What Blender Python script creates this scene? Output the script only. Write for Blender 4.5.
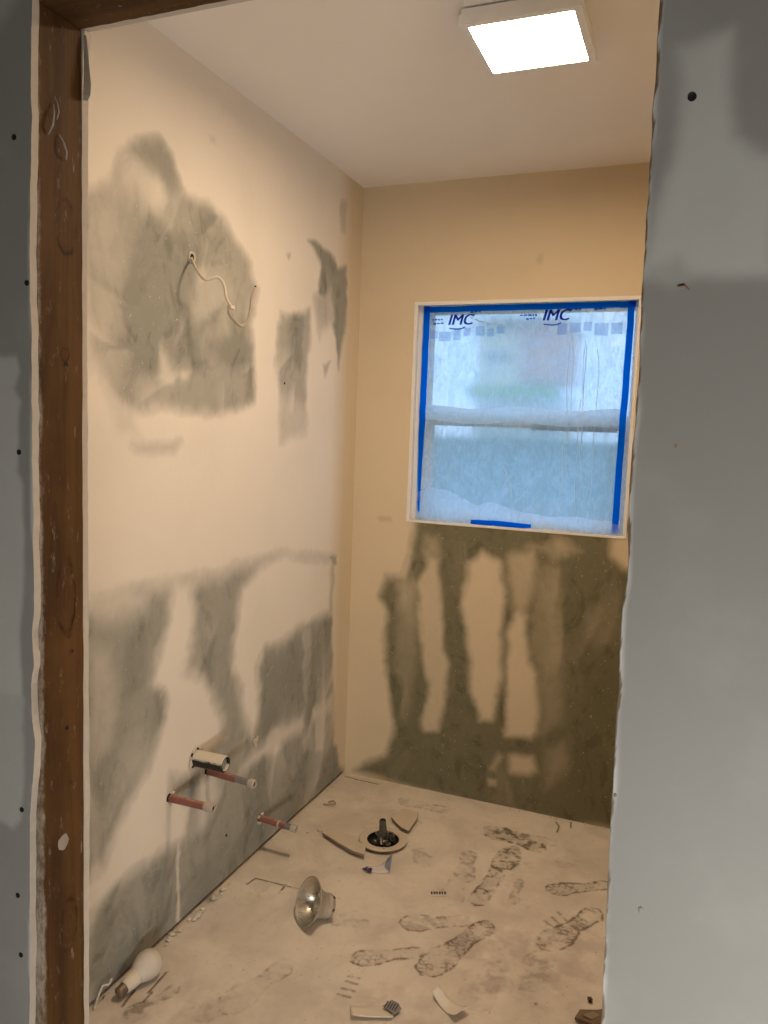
import bpy, bmesh, math, random
import numpy as np
from mathutils import Vector, Matrix

for o in list(bpy.data.objects):
    bpy.data.objects.remove(o, do_unlink=True)
scene = bpy.context.scene
COL = scene.collection
random.seed(4)

# ---------------------------------------------------------------- camera
# metres; X to the right along the far wall, Y into the room, Z up
CAM_H = 1.4656
YAW, PITCH, ROLL, FPX = 0.3777, 0.1011, 0.0367, 780.98
fwd = Vector((-math.sin(YAW)*math.cos(PITCH), math.cos(YAW)*math.cos(PITCH), -math.sin(PITCH)))
rgt = Vector((math.cos(YAW), math.sin(YAW), 0)); upv = rgt.cross(fwd)
r2 = math.cos(ROLL)*rgt + math.sin(ROLL)*upv
u2 = -math.sin(ROLL)*rgt + math.cos(ROLL)*upv
cam_data = bpy.data.cameras.new('camera')
cam_data.sensor_fit = 'HORIZONTAL'; cam_data.sensor_width = 36.0
cam_data.lens = 36.0*FPX/768.0
cam_data.clip_start = 0.02
cam = bpy.data.objects.new('camera', cam_data); COL.objects.link(cam)
mw = Matrix.Identity(4)
for i in range(3):
    mw[i][0] = r2[i]; mw[i][1] = u2[i]; mw[i][2] = -fwd[i]
mw[2][3] = CAM_H
cam.matrix_world = mw
scene.camera = cam

# ---------------------------------------------------------------- world, daylight, exposure
world = bpy.data.worlds.new('overcast_sky'); scene.world = world
world.use_nodes = True
bg = world.node_tree.nodes['Background']
bg.inputs['Color'].default_value = (0.47, 0.69, 1.0, 1)
bg.inputs['Strength'].default_value = 2.05
scene.view_settings.view_transform = 'Standard'
scene.view_settings.look = 'None'
scene.view_settings.exposure = 0.0
scene.view_settings.gamma = 1.0
scene.view_settings.use_curve_mapping = False

LAMP_STRENGTH = 106.0
LAMP_COLOR = (1.0, 0.735, 0.485)
def area_light(name, loc, rot, sx, sy, power, color):
    l = bpy.data.lights.new(name, 'AREA'); l.shape = 'RECTANGLE'; l.size = sx; l.size_y = sy
    l.energy = power; l.color = color
    o = bpy.data.objects.new(name, l); COL.objects.link(o)
    o.location = loc; o.rotation_euler = rot
    return o
# added low light for the front wall, set in a made-up unseen hall window
HALL_X, HALL_Y = 1.15, -0.62
area_light('added_hall_light', (0.55, HALL_Y+0.03, 0.28), (math.radians(90), 0, 0), 0.90, 0.42, 36.0, (1.0, 0.955, 0.875))

# ---------------------------------------------------------------- dimensions
XL, XR, YB, CEIL = -1.318, 0.26, 2.971, 2.44
PF, PB, GY = 0.8736, 0.9626, 0.0127          # stud front, stud rear, gypsum board thickness
FY = PF - GY
XJ, HZ, XRJ = -0.8906, 2.043, -0.066         # left jamb, header height, right jamb
WX0, WX1, WZ0, WZ1 = -1.076, -0.225, 1.115, 1.980

LEFT_WALL_PATCHES = [
  (0.78,0.03,[(1.576,2.124),(1.625,2.155),(1.701,2.171),(1.749,2.144),(1.792,2.087),(1.908,2.084),(2.008,2.04),(2.117,1.986),(2.177,1.915),(2.156,1.852),(2.149,1.743),(2.167,1.574),(2.067,1.509),(1.923,1.493),(1.793,1.51),(1.586,1.501),(1.516,1.536),(1.464,1.623),(1.42,1.775),(1.421,1.963),(1.502,2.03)]),
  (0.28,0.05,[(1.542,2.091),(1.611,2.113),(1.686,2.095),(1.71,2.054),(1.679,1.992),(1.612,2.017),(1.529,2.011)]),
  (0.12,0.03,[(1.663,2.064),(1.71,2.078),(1.702,2.032),(1.675,2.008)]),
  (0.5,0.06,[(1.415,1.986),(1.535,1.995),(1.543,1.724),(1.53,1.583),(1.451,1.621)]),
  (0.9,0.03,[(1.59,2.124),(1.693,2.169),(1.749,2.144),(1.787,2.086),(1.742,2.053),(1.694,2.088),(1.611,2.113)]),
  (0.98,0.03,[(1.57,1.867),(1.672,1.995),(1.769,1.941),(1.858,1.845),(1.791,1.615),(1.586,1.597),(1.557,1.745)]),
  (0.95,0.03,[(1.744,1.955),(1.911,1.995),(1.894,1.916),(1.84,1.832),(1.787,1.843)]),
  (0.62,0.05,[(1.857,1.887),(1.992,1.903),(2.1,1.831),(2.017,1.727),(1.88,1.688),(1.841,1.8)]),
  (0.95,0.03,[(1.86,1.75),(1.994,1.803),(1.917,1.736),(1.863,1.621),(1.8,1.637),(1.772,1.758)]),
  (0.95,0.03,[(1.918,1.692),(2.017,1.727),(2.149,1.731),(2.152,1.646),(1.979,1.637)]),
  (0.45,0.025,[(1.699,1.682),(1.743,1.652),(1.749,1.56),(1.692,1.586)]),
  (0.3,0.015,[(1.783,1.612),(1.827,1.616),(1.823,1.591),(1.787,1.585)]),
  (0.8,0.04,[(1.615,1.551),(2.152,1.646),(2.155,1.561),(1.922,1.521),(1.63,1.523)]),
  (0.6,0.03,[(1.587,1.422),(1.786,1.419),(1.76,1.398),(1.601,1.402)]),
  (0.3,0.05,[(1.464,1.587),(1.516,1.536),(1.586,1.496),(1.616,1.434),(1.544,1.452)]),
  (0.75,0.025,[(2.329,1.848),(2.545,1.888),(2.535,1.707),(2.517,1.484),(2.444,1.482),(2.334,1.584),(2.297,1.71)]),
  (1,0.02,[(2.41,1.854),(2.496,1.86),(2.477,1.675),(2.418,1.709)]),
  (0.4,0.04,[(2.333,1.597),(2.523,1.54),(2.534,1.456),(2.336,1.414)]),
  (0.92,0.018,[(2.496,2.127),(2.555,2.137),(2.718,2.115),(2.755,2.077),(2.824,2.106),(2.856,1.966),(2.816,1.825),(2.796,1.702),(2.756,1.817),(2.697,1.925),(2.59,1.964),(2.606,2.064)]),
  (0.45,0.03,[(2.567,1.946),(2.693,1.982),(2.734,1.873),(2.607,1.799)]),
  (0.6,0.015,[(2.644,1.715),(2.709,1.739),(2.667,1.677)]),
  (0.7,0.012,[(2.351,2.061),(2.386,2.065),(2.376,2.044)]),
  (0.35,0.02,[(2.754,2.324),(2.813,2.34),(2.814,2.239),(2.772,2.221)]),
  (0.3,0.02,[(1.913,2.269),(1.942,2.279),(1.946,2.258),(1.923,2.252)]),
  (0.85,0.05,[(1.441,1.015),(1.534,1.019),(1.605,1.045),(1.754,1.025),(1.889,1.025),(2.104,1.026),(2.311,1.027),(2.508,1.007),(2.905,0.954),(2.978,-0.016),(1.407,-0.034),(1.342,0.014),(1.349,1.034)]),
  (0.25,0.05,[(1.438,1.04),(1.586,1.043),(1.645,1.006),(1.625,0.978),(1.478,0.983)]),
  (0.03,0.035,[(1.763,1.02),(1.86,1.007),(1.848,0.865),(1.826,0.773),(1.916,0.706),(2.015,0.584),(2.04,0.491),(1.98,0.468),(1.901,0.463),(1.863,0.392),(1.85,0.258),(1.817,0.241),(1.643,0.276),(1.532,0.268),(1.408,0.223),(1.409,0.332),(1.495,0.345),(1.532,0.421),(1.613,0.491),(1.669,0.546),(1.698,0.62),(1.737,0.663),(1.74,0.714),(1.68,0.774),(1.708,0.858),(1.746,0.931)]),
  (0.03,0.035,[(2.118,0.956),(2.239,1.01),(2.395,1.022),(2.772,0.956),(2.786,0.743),(2.507,0.739),(2.278,0.713),(2.227,0.664),(2.233,0.509),(2.198,0.431),(2.145,0.511),(2.117,0.628),(2.073,0.719),(2.081,0.827),(2.096,0.902)]),
  (0.25,0.03,[(2.109,0.328),(2.218,0.388),(2.418,0.397),(2.811,0.384),(2.814,0.328),(2.529,0.331),(2.37,0.332),(2.22,0.346)]),
  (0.6,0.015,[(2.54,0.717),(2.613,0.716),(2.642,0.222),(2.582,0.237)]),
  (0.45,0.015,[(2.677,0.352),(2.767,0.335),(2.74,0.194),(2.669,0.204)]),
  (0.98,0.025,[(2.254,0.65),(2.486,0.699),(2.525,0.69),(2.554,0.451),(2.352,0.423),(2.263,0.418)]),
  (0.55,0.03,[(1.441,0.935),(1.513,0.904),(1.542,0.793),(1.528,0.667),(1.46,0.615),(1.44,0.623)]),
  (1,0.02,[(1.568,0.917),(1.666,0.934),(1.666,0.866),(1.627,0.768),(1.568,0.759)]),
  (1,0.02,[(1.893,0.84),(1.971,0.821),(1.958,0.7),(1.895,0.748)]),
  (0.92,0.03,[(1.766,0.478),(1.881,0.446),(1.929,0.364),(1.834,0.374),(1.767,0.433)]),
  (0.3,0.03,[(1.883,0.384),(1.976,0.408),(2.022,0.324),(1.932,0.234),(1.865,0.241)]),
  (0.98,0.03,[(1.439,0.09),(1.908,0.124),(2.275,0.125),(2.864,0.16),(2.934,0.015),(1.435,-0.028)]),
  (0.3,0.006,[(1.797,0.253),(1.812,0.246),(1.811,-0.002),(1.797,-0.003)]),
  (0,0.02,[(2.787,0.994),(2.974,0.97),(3.041,0.118),(2.995,0.022),(2.921,0.055),(2.853,0.186),(2.806,0.582)]),
  (0.8,0.01,[(2.752,0.975),(2.817,0.974),(2.819,0.941),(2.772,0.944)]),
]
BACK_WALL_PATCHES = [
  (1,0.03,[(-1.03,1.129),(-0.267,1.186),(0.243,1.093),(0.335,-0.096),(-0.19,-0.006),(-0.627,-0.028),(-1.266,0.013),(-1.121,0.112),(-1.102,0.264),(-1.144,0.469),(-1.156,0.564),(-1.154,0.725),(-1.19,0.785),(-1.16,0.868),(-1.086,0.891),(-1.049,0.989),(-1.052,1.066)]),
  (0.18,0.022,[(-0.984,0.995),(-0.935,0.968),(-0.92,0.816),(-0.894,0.601),(-0.867,0.542),(-0.889,0.333),(-0.902,0.259),(-0.967,0.247),(-0.977,0.286),(-0.951,0.434),(-0.988,0.54),(-0.995,0.697),(-1.018,0.851),(-0.989,0.932)]),
  (0.6,0.03,[(-1.003,1.055),(-0.947,1.059),(-0.927,0.984),(-0.983,0.964)]),
  (0.08,0.025,[(-0.817,0.964),(-0.758,1.015),(-0.68,0.977),(-0.657,0.83),(-0.665,0.693),(-0.657,0.542),(-0.677,0.338),(-0.738,0.328),(-0.776,0.462),(-0.803,0.675),(-0.832,0.795),(-0.813,0.889)]),
  (0.4,0.03,[(-0.652,1.01),(-0.551,1.041),(-0.543,0.902),(-0.573,0.78),(-0.61,0.776),(-0.646,0.891)]),
  (0.08,0.022,[(-0.61,0.791),(-0.573,0.78),(-0.556,0.603),(-0.509,0.564),(-0.496,0.324),(-0.523,0.289),(-0.621,0.286),(-0.639,0.484),(-0.643,0.696)]),
  (0.2,0.025,[(-0.609,0.211),(-0.52,0.22),(-0.495,0.171),(-0.53,0.141),(-0.598,0.135)]),
  (0.5,0.02,[(-0.659,0.217),(-0.636,0.206),(-0.659,0.138),(-0.679,0.138)]),
  (0.5,0.012,[(-0.688,0.098),(-0.642,0.101),(-0.648,0.07),(-0.686,0.07)]),
  (0.55,0.03,[(-0.581,1.053),(-0.454,1.1),(-0.367,1.051),(-0.477,1.012)]),
  (0.7,0.04,[(-0.534,1.006),(-0.447,0.985),(-0.412,0.385),(-0.481,0.312),(-0.51,0.579),(-0.55,0.634),(-0.551,0.783)]),
  (0.7,0.04,[(-0.463,0.254),(-0.393,0.298),(-0.38,0.21),(-0.454,0.103)]),
  (0.75,0.03,[(-1.118,0.872),(-1.034,0.85),(-1.005,0.538),(-1.043,0.274),(-1.088,0.331)]),
  (0.1,0.025,[(-0.274,1.13),(-0.005,1.152),(0.005,1.016),(-0.228,0.993),(-0.269,1.045)]),
  (0.35,0.015,[(-1.203,1.117),(-1.145,1.121),(-1.147,1.102),(-1.197,1.098)]),
  (0.3,0.02,[(-0.598,2.135),(-0.578,2.148),(-0.58,2.107),(-0.597,2.115)]),
]
FRONT_WALL_PATCHES = [
  (1,0.012,[(-0.045,1.855),(-0.027,1.86),(-0.001,1.867),(0.004,1.816),(0.013,1.767),(0.036,1.746),(0.049,1.744),(0.057,1.632),(-0.07,1.637),(-0.053,1.705),(-0.042,1.748),(-0.04,1.822)]),
  (0,0.015,[(-0.063,1.85),(-0.057,1.846),(-0.057,1.833),(-0.061,1.836)]),
  (0.5,0.01,[(-0.071,1.642),(-0.031,1.655),(-0.015,1.637),(-0.033,1.625)]),
  (1,0.006,[(-0.951,1.555),(-0.918,1.555),(-0.913,1.532),(-0.925,1.508),(-0.913,1.493),(-0.92,1.45),(-0.917,1.392),(-0.907,1.375),(-0.92,1.045),(-1.023,1.028),(-1.011,1.555)]),
  (0.7,0.006,[(-0.984,0.85),(-0.935,0.837),(-0.918,0.853),(-0.912,1.047),(-0.98,1.051)]),
  (0.6,0.02,[(-0.961,2.072),(-0.891,2.061),(-0.943,2.009),(-0.962,2.007)]),
  (0,0.01,[(-0.055,0.825),(-0.015,0.832),(0.028,0.819),(-0.053,0.792)]),
]
EDGE_RIGHT = [(-0.067,1.959),(-0.067,1.903),(-0.067,1.847),(-0.066,1.789),(-0.065,1.76),(-0.066,1.706),(-0.065,1.655),(-0.065,1.611),(-0.064,1.561),(-0.062,1.509),(-0.062,1.488),(-0.064,1.462),(-0.064,1.425),(-0.062,1.362),(-0.06,1.319),(-0.063,1.286),(-0.062,1.242),(-0.06,1.198),(-0.062,1.164),(-0.06,1.136),(-0.059,1.085),(-0.061,1.051),(-0.06,1.004),(-0.058,0.946),(-0.056,0.887),(-0.056,0.857),(-0.056,0.839),(-0.054,0.791)]
EDGE_LEFT = [(-0.884,2.085),(-0.887,1.957),(-0.888,1.838),(-0.892,1.703),(-0.891,1.634),(-0.891,1.494),(-0.892,1.35),(-0.891,1.261),(-0.891,1.185),(-0.895,1.156),(-0.895,1.126),(-0.892,1.104),(-0.896,1.072),(-0.896,1.018),(-0.891,0.988),(-0.893,0.941),(-0.902,0.868),(-0.903,0.812),(-0.905,0.747),(-0.904,0.665),(-0.905,0.598),(-0.909,0.496)]
EDGE_REAR = [(-0.888,2.091),(-0.889,2.035),(-0.891,1.992),(-0.893,1.862),(-0.895,1.653),(-0.894,1.468),(-0.894,1.245),(-0.894,1.18),(-0.892,1.139),(-0.893,1.014),(-0.891,0.844),(-0.893,0.668),(-0.894,0.488),(-0.894,0.414)]
FOOTPRINTS = [
  ((-0.365, 2.786),(-0.576, 2.731),0.6,'smear',1.1),
  ((-0.439, 2.603),(-0.493, 2.456),0.3,'smear',1),
  ((-0.21, 2.67),(-0.361, 2.654),0.2,'smear',1),
  ((-0.808, 2.046),(-0.931, 2.026),0.25,'smear',0.9),
  ((-0.281, 2.265),(-0.337, 1.96),0.3,'smear',1.2),
  ((-0.414, 2.056),(-0.44, 1.834),0.25,'smear',1.2),
  ((-0.969, 1.631),(-1.077, 1.525),0.25,'smear',1),
  ((-0.87, 2.679),(-0.992, 2.732),0.3,'line',0.9),
  ((-0.182, 2.426),(-0.317, 2.153),1,'waffle',1),
  ((-0.155, 2.59),(-0.357, 2.457),1,'waffle',0.85),
  ((-0.622, 2.002),(-0.798, 1.879),0.95,'waffle',0.85),
  ((-0.535, 2.199),(-0.732, 2.091),0.85,'line',1),
  ((-0.479, 2.221),(-0.601, 1.907),0.95,'waffle',1),
  ((-0.549, 2.271),(-0.506, 2.687),1,'smear',0.85),
  ((-0.402, 2.707),(-0.645, 2.763),0.95,'smear',1.25),
  ((-0.791, 2.83),(-1.02, 2.839),0.55,'line',1),
  ((-0.65, 2.588),(-0.62, 2.383),0.45,'smear',1),
  ((-0.644, 2.464),(-0.625, 2.241),0.3,'line',1),
  ((-0.945, 1.802),(-1.015, 1.564),0.6,'line',1),
  ((-1.164, 1.602),(-1.218, 1.435),0.55,'smear',0.7),
  ((-1.201, 2.121),(-1.216, 1.964),0.12,'smear',1),
  ((-0.45, 2.489),(-0.441, 2.328),0.4,'smear',0.5),
  ((-0.867, 2.56),(-0.743, 2.416),0.3,'smear',0.9),
  ((-0.816, 1.826),(-0.757, 1.789),0,'bars',1),
]
FLOOR_SMUDGES = [
  (0.7,0.08,[(-0.61,2.112),(-0.173,2.342),(-0.135,2.012),(-0.271,1.892),(-0.449,1.869)]),
  (0.5,0.08,[(-0.806,1.766),(-0.563,1.878),(-0.49,1.737),(-0.737,1.625)]),
  (0.5,0.06,[(-1.329,1.527),(-1.128,1.64),(-0.893,1.554),(-1.244,1.395)]),
  (0.45,0.02,[(-0.808,2.046),(-0.738,2.116),(-0.688,2.065),(-0.776,1.984)]),
  (0.5,0.015,[(-1.242,1.843),(-1.224,1.868),(-1.172,1.8),(-1.188,1.783)]),
  (0.3,0.02,[(-1.288,2.283),(-1.231,2.339),(-1.188,2.245),(-1.231,2.211)]),
  (0.4,0.02,[(-0.46,2.246),(-0.414,2.323),(-0.405,2.25),(-0.437,2.203)]),
  (0.3,0.03,[(-0.405,2.705),(-0.328,2.78),(-0.325,2.535),(-0.386,2.506)]),
]
TREAD_BARS = [((-0.772,1.745),(-0.739,1.748)),((-0.772,1.77),(-0.738,1.773)),((-0.771,1.799),(-0.742,1.8)),((-0.774,1.819),(-0.746,1.823)),((-0.301,2.353),(-0.272,2.322)),((-0.314,2.319),(-0.286,2.294)),((-0.33,2.29),(-0.306,2.274)),((-0.289,1.93),(-0.288,1.926))]
FLOOR_CRACKS = [[(-1.251,2.072),(-1.242,2.114),(-1.083,2.12)],[(-1.133,2.073),(-1.137,2.126)],[(-1.221,1.544),(-1.228,1.627)],[(-1.212,1.513),(-1.214,1.551)],[(-1.25,1.48),(-1.26,1.538)],[(-0.404,2.931),(-0.388,2.904),(-0.387,2.855)],[(-0.351,2.956),(-0.344,2.909)],[(-1.3,2.936),(-1.227,2.929),(-1.144,2.928)],[(-0.403,3.019),(-0.373,2.98)]]
FLAP_A = [(-1.163, 2.442), (-1.166, 2.488), (-1.147, 2.489), (-1.083, 2.474), (-1.039, 2.471), (-1.005, 2.458), (-0.971, 2.441), (-0.964, 2.362), (-1.011, 2.369), (-1.079, 2.399), (-1.141, 2.431)]
FLAP_B = [(-0.983, 2.669), (-0.967, 2.746), (-0.935, 2.747), (-0.899, 2.74), (-0.886, 2.683), (-0.884, 2.591), (-0.921, 2.606), (-0.955, 2.637)]
WRAPPER = [(-0.933, 2.296), (-0.895, 2.281), (-0.846, 2.317), (-0.86, 2.392), (-0.874, 2.353), (-0.899, 2.302)]
STRIP_A = [(-0.719, 1.71), (-0.645, 1.752), (-0.623, 1.766), (-0.597, 1.747), (-0.611, 1.715), (-0.702, 1.673)]
STRIP_B = [(-0.541, 1.839), (-0.535, 1.853), (-0.442, 1.822), (-0.453, 1.779)]


# ---------------------------------------------------------------- helpers
def tag(o, label=None, cat=None, group=None, kind=None):
    if label: o['label'] = label
    if cat: o['category'] = cat
    if group: o['group'] = group
    if kind: o['kind'] = kind
    return o
def link(name, me, mat=None, parent=None, smooth=False):
    me.name = name
    o = bpy.data.objects.new(name, me); COL.objects.link(o)
    if mat: me.materials.append(mat)
    if parent is not None: o.parent = parent
    if smooth:
        me.polygons.foreach_set('use_smooth', [True]*len(me.polygons))
    return o
def obj(name, bm, mat=None, parent=None, smooth=False):
    bmesh.ops.recalc_face_normals(bm, faces=bm.faces[:])
    me = bpy.data.meshes.new(name); bm.to_mesh(me); bm.free()
    return link(name, me, mat, parent, smooth)
def empty(name, loc=(0,0,0), rot=(0,0,0)):
    o = bpy.data.objects.new(name, None); COL.objects.link(o)
    o.empty_display_size = .05
    o.location = loc; o.rotation_euler = rot
    return o
def add_box(bm, x0, x1, y0, y1, z0, z1, bevel=0.0):
    r = bmesh.ops.create_cube(bm, size=1.0)
    vs = r['verts']
    for v in vs:
        v.co = Vector(((x0+x1)/2+v.co.x*(x1-x0), (y0+y1)/2+v.co.y*(y1-y0), (z0+z1)/2+v.co.z*(z1-z0)))
    if bevel > 0:
        es = list({e for v in vs for e in v.link_edges})
        bmesh.ops.bevel(bm, geom=es, offset=bevel, segments=2, affect='EDGES', profile=.5)
    return bm
def box(name, x0, x1, y0, y1, z0, z1, mat, parent=None, bevel=0.0):
    return obj(name, add_box(bmesh.new(), x0, x1, y0, y1, z0, z1, bevel), mat, parent)
def add_lathe(bm, prof, n=40, M=None):
    M = M or Matrix.Identity(4)
    rings = []
    for r, h in prof:
        if r < 1e-5:
            rings.append([bm.verts.new(M @ Vector((0,0,h)))])
        else:
            rings.append([bm.verts.new(M @ Vector((r*math.cos(2*math.pi*k/n), r*math.sin(2*math.pi*k/n), h))) for k in range(n)])
    for a, b in zip(rings, rings[1:]):
        for k in range(n):
            if len(a) == 1 and len(b) == 1: continue
            if len(a) == 1: bm.faces.new((a[0], b[k], b[(k+1)%n]))
            elif len(b) == 1: bm.faces.new((a[k], a[(k+1)%n], b[0]))
            else: bm.faces.new((a[k], a[(k+1)%n], b[(k+1)%n], b[k]))
    return bm
def add_tube(bm, pts, rad, n=10, cap=True):
    pts = [Vector(p) for p in pts]
    rads = rad if isinstance(rad, (list, tuple)) else [rad]*len(pts)
    prev = None; rings = []
    for i, p in enumerate(pts):
        t = (pts[min(i+1, len(pts)-1)] - pts[max(i-1, 0)]).normalized()
        if prev is None:
            a = Vector((0,0,1)) if abs(t.z) < .9 else Vector((1,0,0))
            nrm = t.cross(a).normalized()
        else:
            nrm = (prev - t*prev.dot(t)).normalized()
        prev = nrm; bn = t.cross(nrm)
        rings.append([bm.verts.new(p + rads[i]*(math.cos(2*math.pi*k/n)*nrm + math.sin(2*math.pi*k/n)*bn)) for k in range(n)])
    for a, b in zip(rings, rings[1:]):
        for k in range(n): bm.faces.new((a[k], a[(k+1)%n], b[(k+1)%n], b[k]))
    if cap:
        bm.faces.new(rings[0][::-1]); bm.faces.new(rings[-1])
    return bm
def spline(pts, k=6):
    P = [Vector(p) for p in pts]; P = [2*P[0]-P[1]] + P + [2*P[-1]-P[-2]]
    out = []
    for i in range(1, len(P)-2):
        for j in range(k):
            t = j/k
            out.append(.5*((2*P[i]) + (P[i+1]-P[i-1])*t + (2*P[i-1]-5*P[i]+4*P[i+1]-P[i+2])*t*t + (3*P[i]-P[i-1]-3*P[i+1]+P[i+2])*t**3))
    out.append(P[-2]); return out
def add_prism(bm, poly, z0, z1, top=None):
    a = [bm.verts.new((x, y, z0)) for x, y in poly]
    b = [bm.verts.new((x, y, (z1 if top is None else z1+top(x, y)))) for x, y in poly]
    n = len(poly)
    for k in range(n): bm.faces.new((a[k], a[(k+1)%n], b[(k+1)%n], b[k]))
    bm.faces.new(a[::-1]); bm.faces.new(b)
    return bm

# value noise on arrays
def vnoise(x, y, scale, seed, octaves=4):
    rng = np.random.RandomState(seed); tot = np.zeros_like(x); amp = 1.0; s = 0.0
    for o in range(octaves):
        g = rng.rand(64, 64); fx = x*scale + 17.3*o; fy = y*scale + 5.1*o
        ix = np.floor(fx).astype(int); iy = np.floor(fy).astype(int)
        tx = fx-ix; ty = fy-iy; tx = tx*tx*(3-2*tx); ty = ty*ty*(3-2*ty)
        a = g[ix % 64, iy % 64]; b = g[(ix+1) % 64, iy % 64]; c = g[ix % 64, (iy+1) % 64]; d = g[(ix+1) % 64, (iy+1) % 64]
        tot += amp*((a*(1-tx)+b*tx)*(1-ty) + (c*(1-tx)+d*tx)*ty); s += amp; amp *= .55; scale *= 2.03
    return tot/s
def poly_sd(x, y, poly):
    d2 = np.full(x.shape, 1e9); inside = np.zeros(x.shape, bool); n = len(poly)
    for i in range(n):
        ax, ay = poly[i]; bx, by = poly[(i+1) % n]
        ex, ey = bx-ax, by-ay; L = ex*ex+ey*ey+1e-12
        t = np.clip(((x-ax)*ex+(y-ay)*ey)/L, 0, 1)
        d2 = np.minimum(d2, (x-ax-t*ex)**2+(y-ay-t*ey)**2)
        c = ((ay > y) != (by > y)) & (x < ex*(y-ay)/((by-ay) if abs(by-ay) > 1e-9 else 1e-9)+ax)
        inside ^= c
    d = np.sqrt(d2); return np.where(inside, d, -d)
def paint(x, y, patches, seed, warp=.022, base=0.0):
    wx = x + (vnoise(x, y, 14, seed)-.5)*2*warp; wy = y + (vnoise(x, y, 11, seed+1)-.5)*2*warp
    m = np.full(x.shape, base)
    for val, fe, poly in patches:
        px = [q[0] for q in poly]; py = [q[1] for q in poly]
        sel = (wx > min(px)-fe) & (wx < max(px)+fe) & (wy > min(py)-fe) & (wy < max(py)+fe)
        if not sel.any(): continue
        sd = poly_sd(wx[sel], wy[sel], poly)
        t = np.clip(sd/fe*.5+.5, 0, 1); t = t*t*(3-2*t)
        m[sel] = m[sel]*(1-t) + val*t
    return m
def strokes(x, y, R, seed, n, box, ang, size, amp):
    """trowel strokes: one sharp edge, the other feathered"""
    rng = np.random.RandomState(seed); gate = np.clip((R-.25)/.3, 0, 1); out = R.copy()
    for k in range(n):
        cx, cy = rng.uniform(box[0], box[1]), rng.uniform(box[2], box[3]); a = rng.normal(*ang)
        u0 = 0; L = rng.uniform(*size); W = L*rng.uniform(.25, .5); am = rng.uniform(-amp, amp); bow = rng.uniform(-.6, .6)
        sel = (np.abs(x-cx) < L) & (np.abs(y-cy) < L)
        if not sel.any(): continue
        dx, dy = x[sel]-cx, y[sel]-cy
        u = (dx*math.cos(a)+dy*math.sin(a))/L; v = -dx*math.sin(a)+dy*math.cos(a) + bow*L*u*u*.5
        v = (v + (vnoise(dx+cx, dy+cy, 40, seed+k, 2)-.5)*.008)/W
        t = np.clip((1-np.abs(u)*2)/.6, 0, 1)**.6*np.clip((v+.5)/.16, 0, 1)*np.clip((.5-v)/.85, 0, 1)
        out[sel] += am*t*gate[sel]
    return np.clip(out, 0, 1.15)
def grid_mesh(name, us, vs, place, mat, attrs=None, hole=None, parent=None, relief=None):
    """surface over the u/v lines; place(u,v,h)->xyz arrays; hole=(u0,u1,v0,v1) left open"""
    nu, nv = len(us), len(vs)
    U, V = np.meshgrid(us, vs, indexing='ij')
    h = relief(U, V) if relief else np.zeros_like(U)
    co = np.stack(place(U, V, h), -1).reshape(-1, 3)
    i, j = np.meshgrid(np.arange(nu-1), np.arange(nv-1), indexing='ij')
    uc = (us[:-1]+us[1:])/2; vc = (vs[:-1]+vs[1:])/2
    keep = np.ones((nu-1, nv-1), bool)
    if hole:
        keep &= ~(((uc > hole[0]) & (uc < hole[1]))[:, None] & ((vc > hole[2]) & (vc < hole[3]))[None, :])
    i = i[keep]; j = j[keep]
    f = np.stack([i*nv+j, (i+1)*nv+j, (i+1)*nv+j+1, i*nv+j+1], -1)
    me = bpy.data.meshes.new(name)
    me.vertices.add(len(co)); me.vertices.foreach_set('co', co.ravel().astype(np.float32))
    me.loops.add(f.size); me.loops.foreach_set('vertex_index', f.ravel().astype(np.int32))
    me.polygons.add(len(f)); me.polygons.foreach_set('loop_start', np.arange(0, f.size, 4, dtype=np.int32))
    me.update(calc_edges=True); me.validate()
    if attrs is not None:
        a = attrs(U.ravel(), V.ravel())
        ca = me.color_attributes.new('marks', 'FLOAT_COLOR', 'POINT')
        dat = np.ones((len(co), 4), np.float32); dat[:, 0] = a[0]; dat[:, 1] = a[1]; dat[:, 2] = a[2]
        ca.data.foreach_set('color', dat.ravel())
    return link(name, me, mat, parent, smooth=True)

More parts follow.
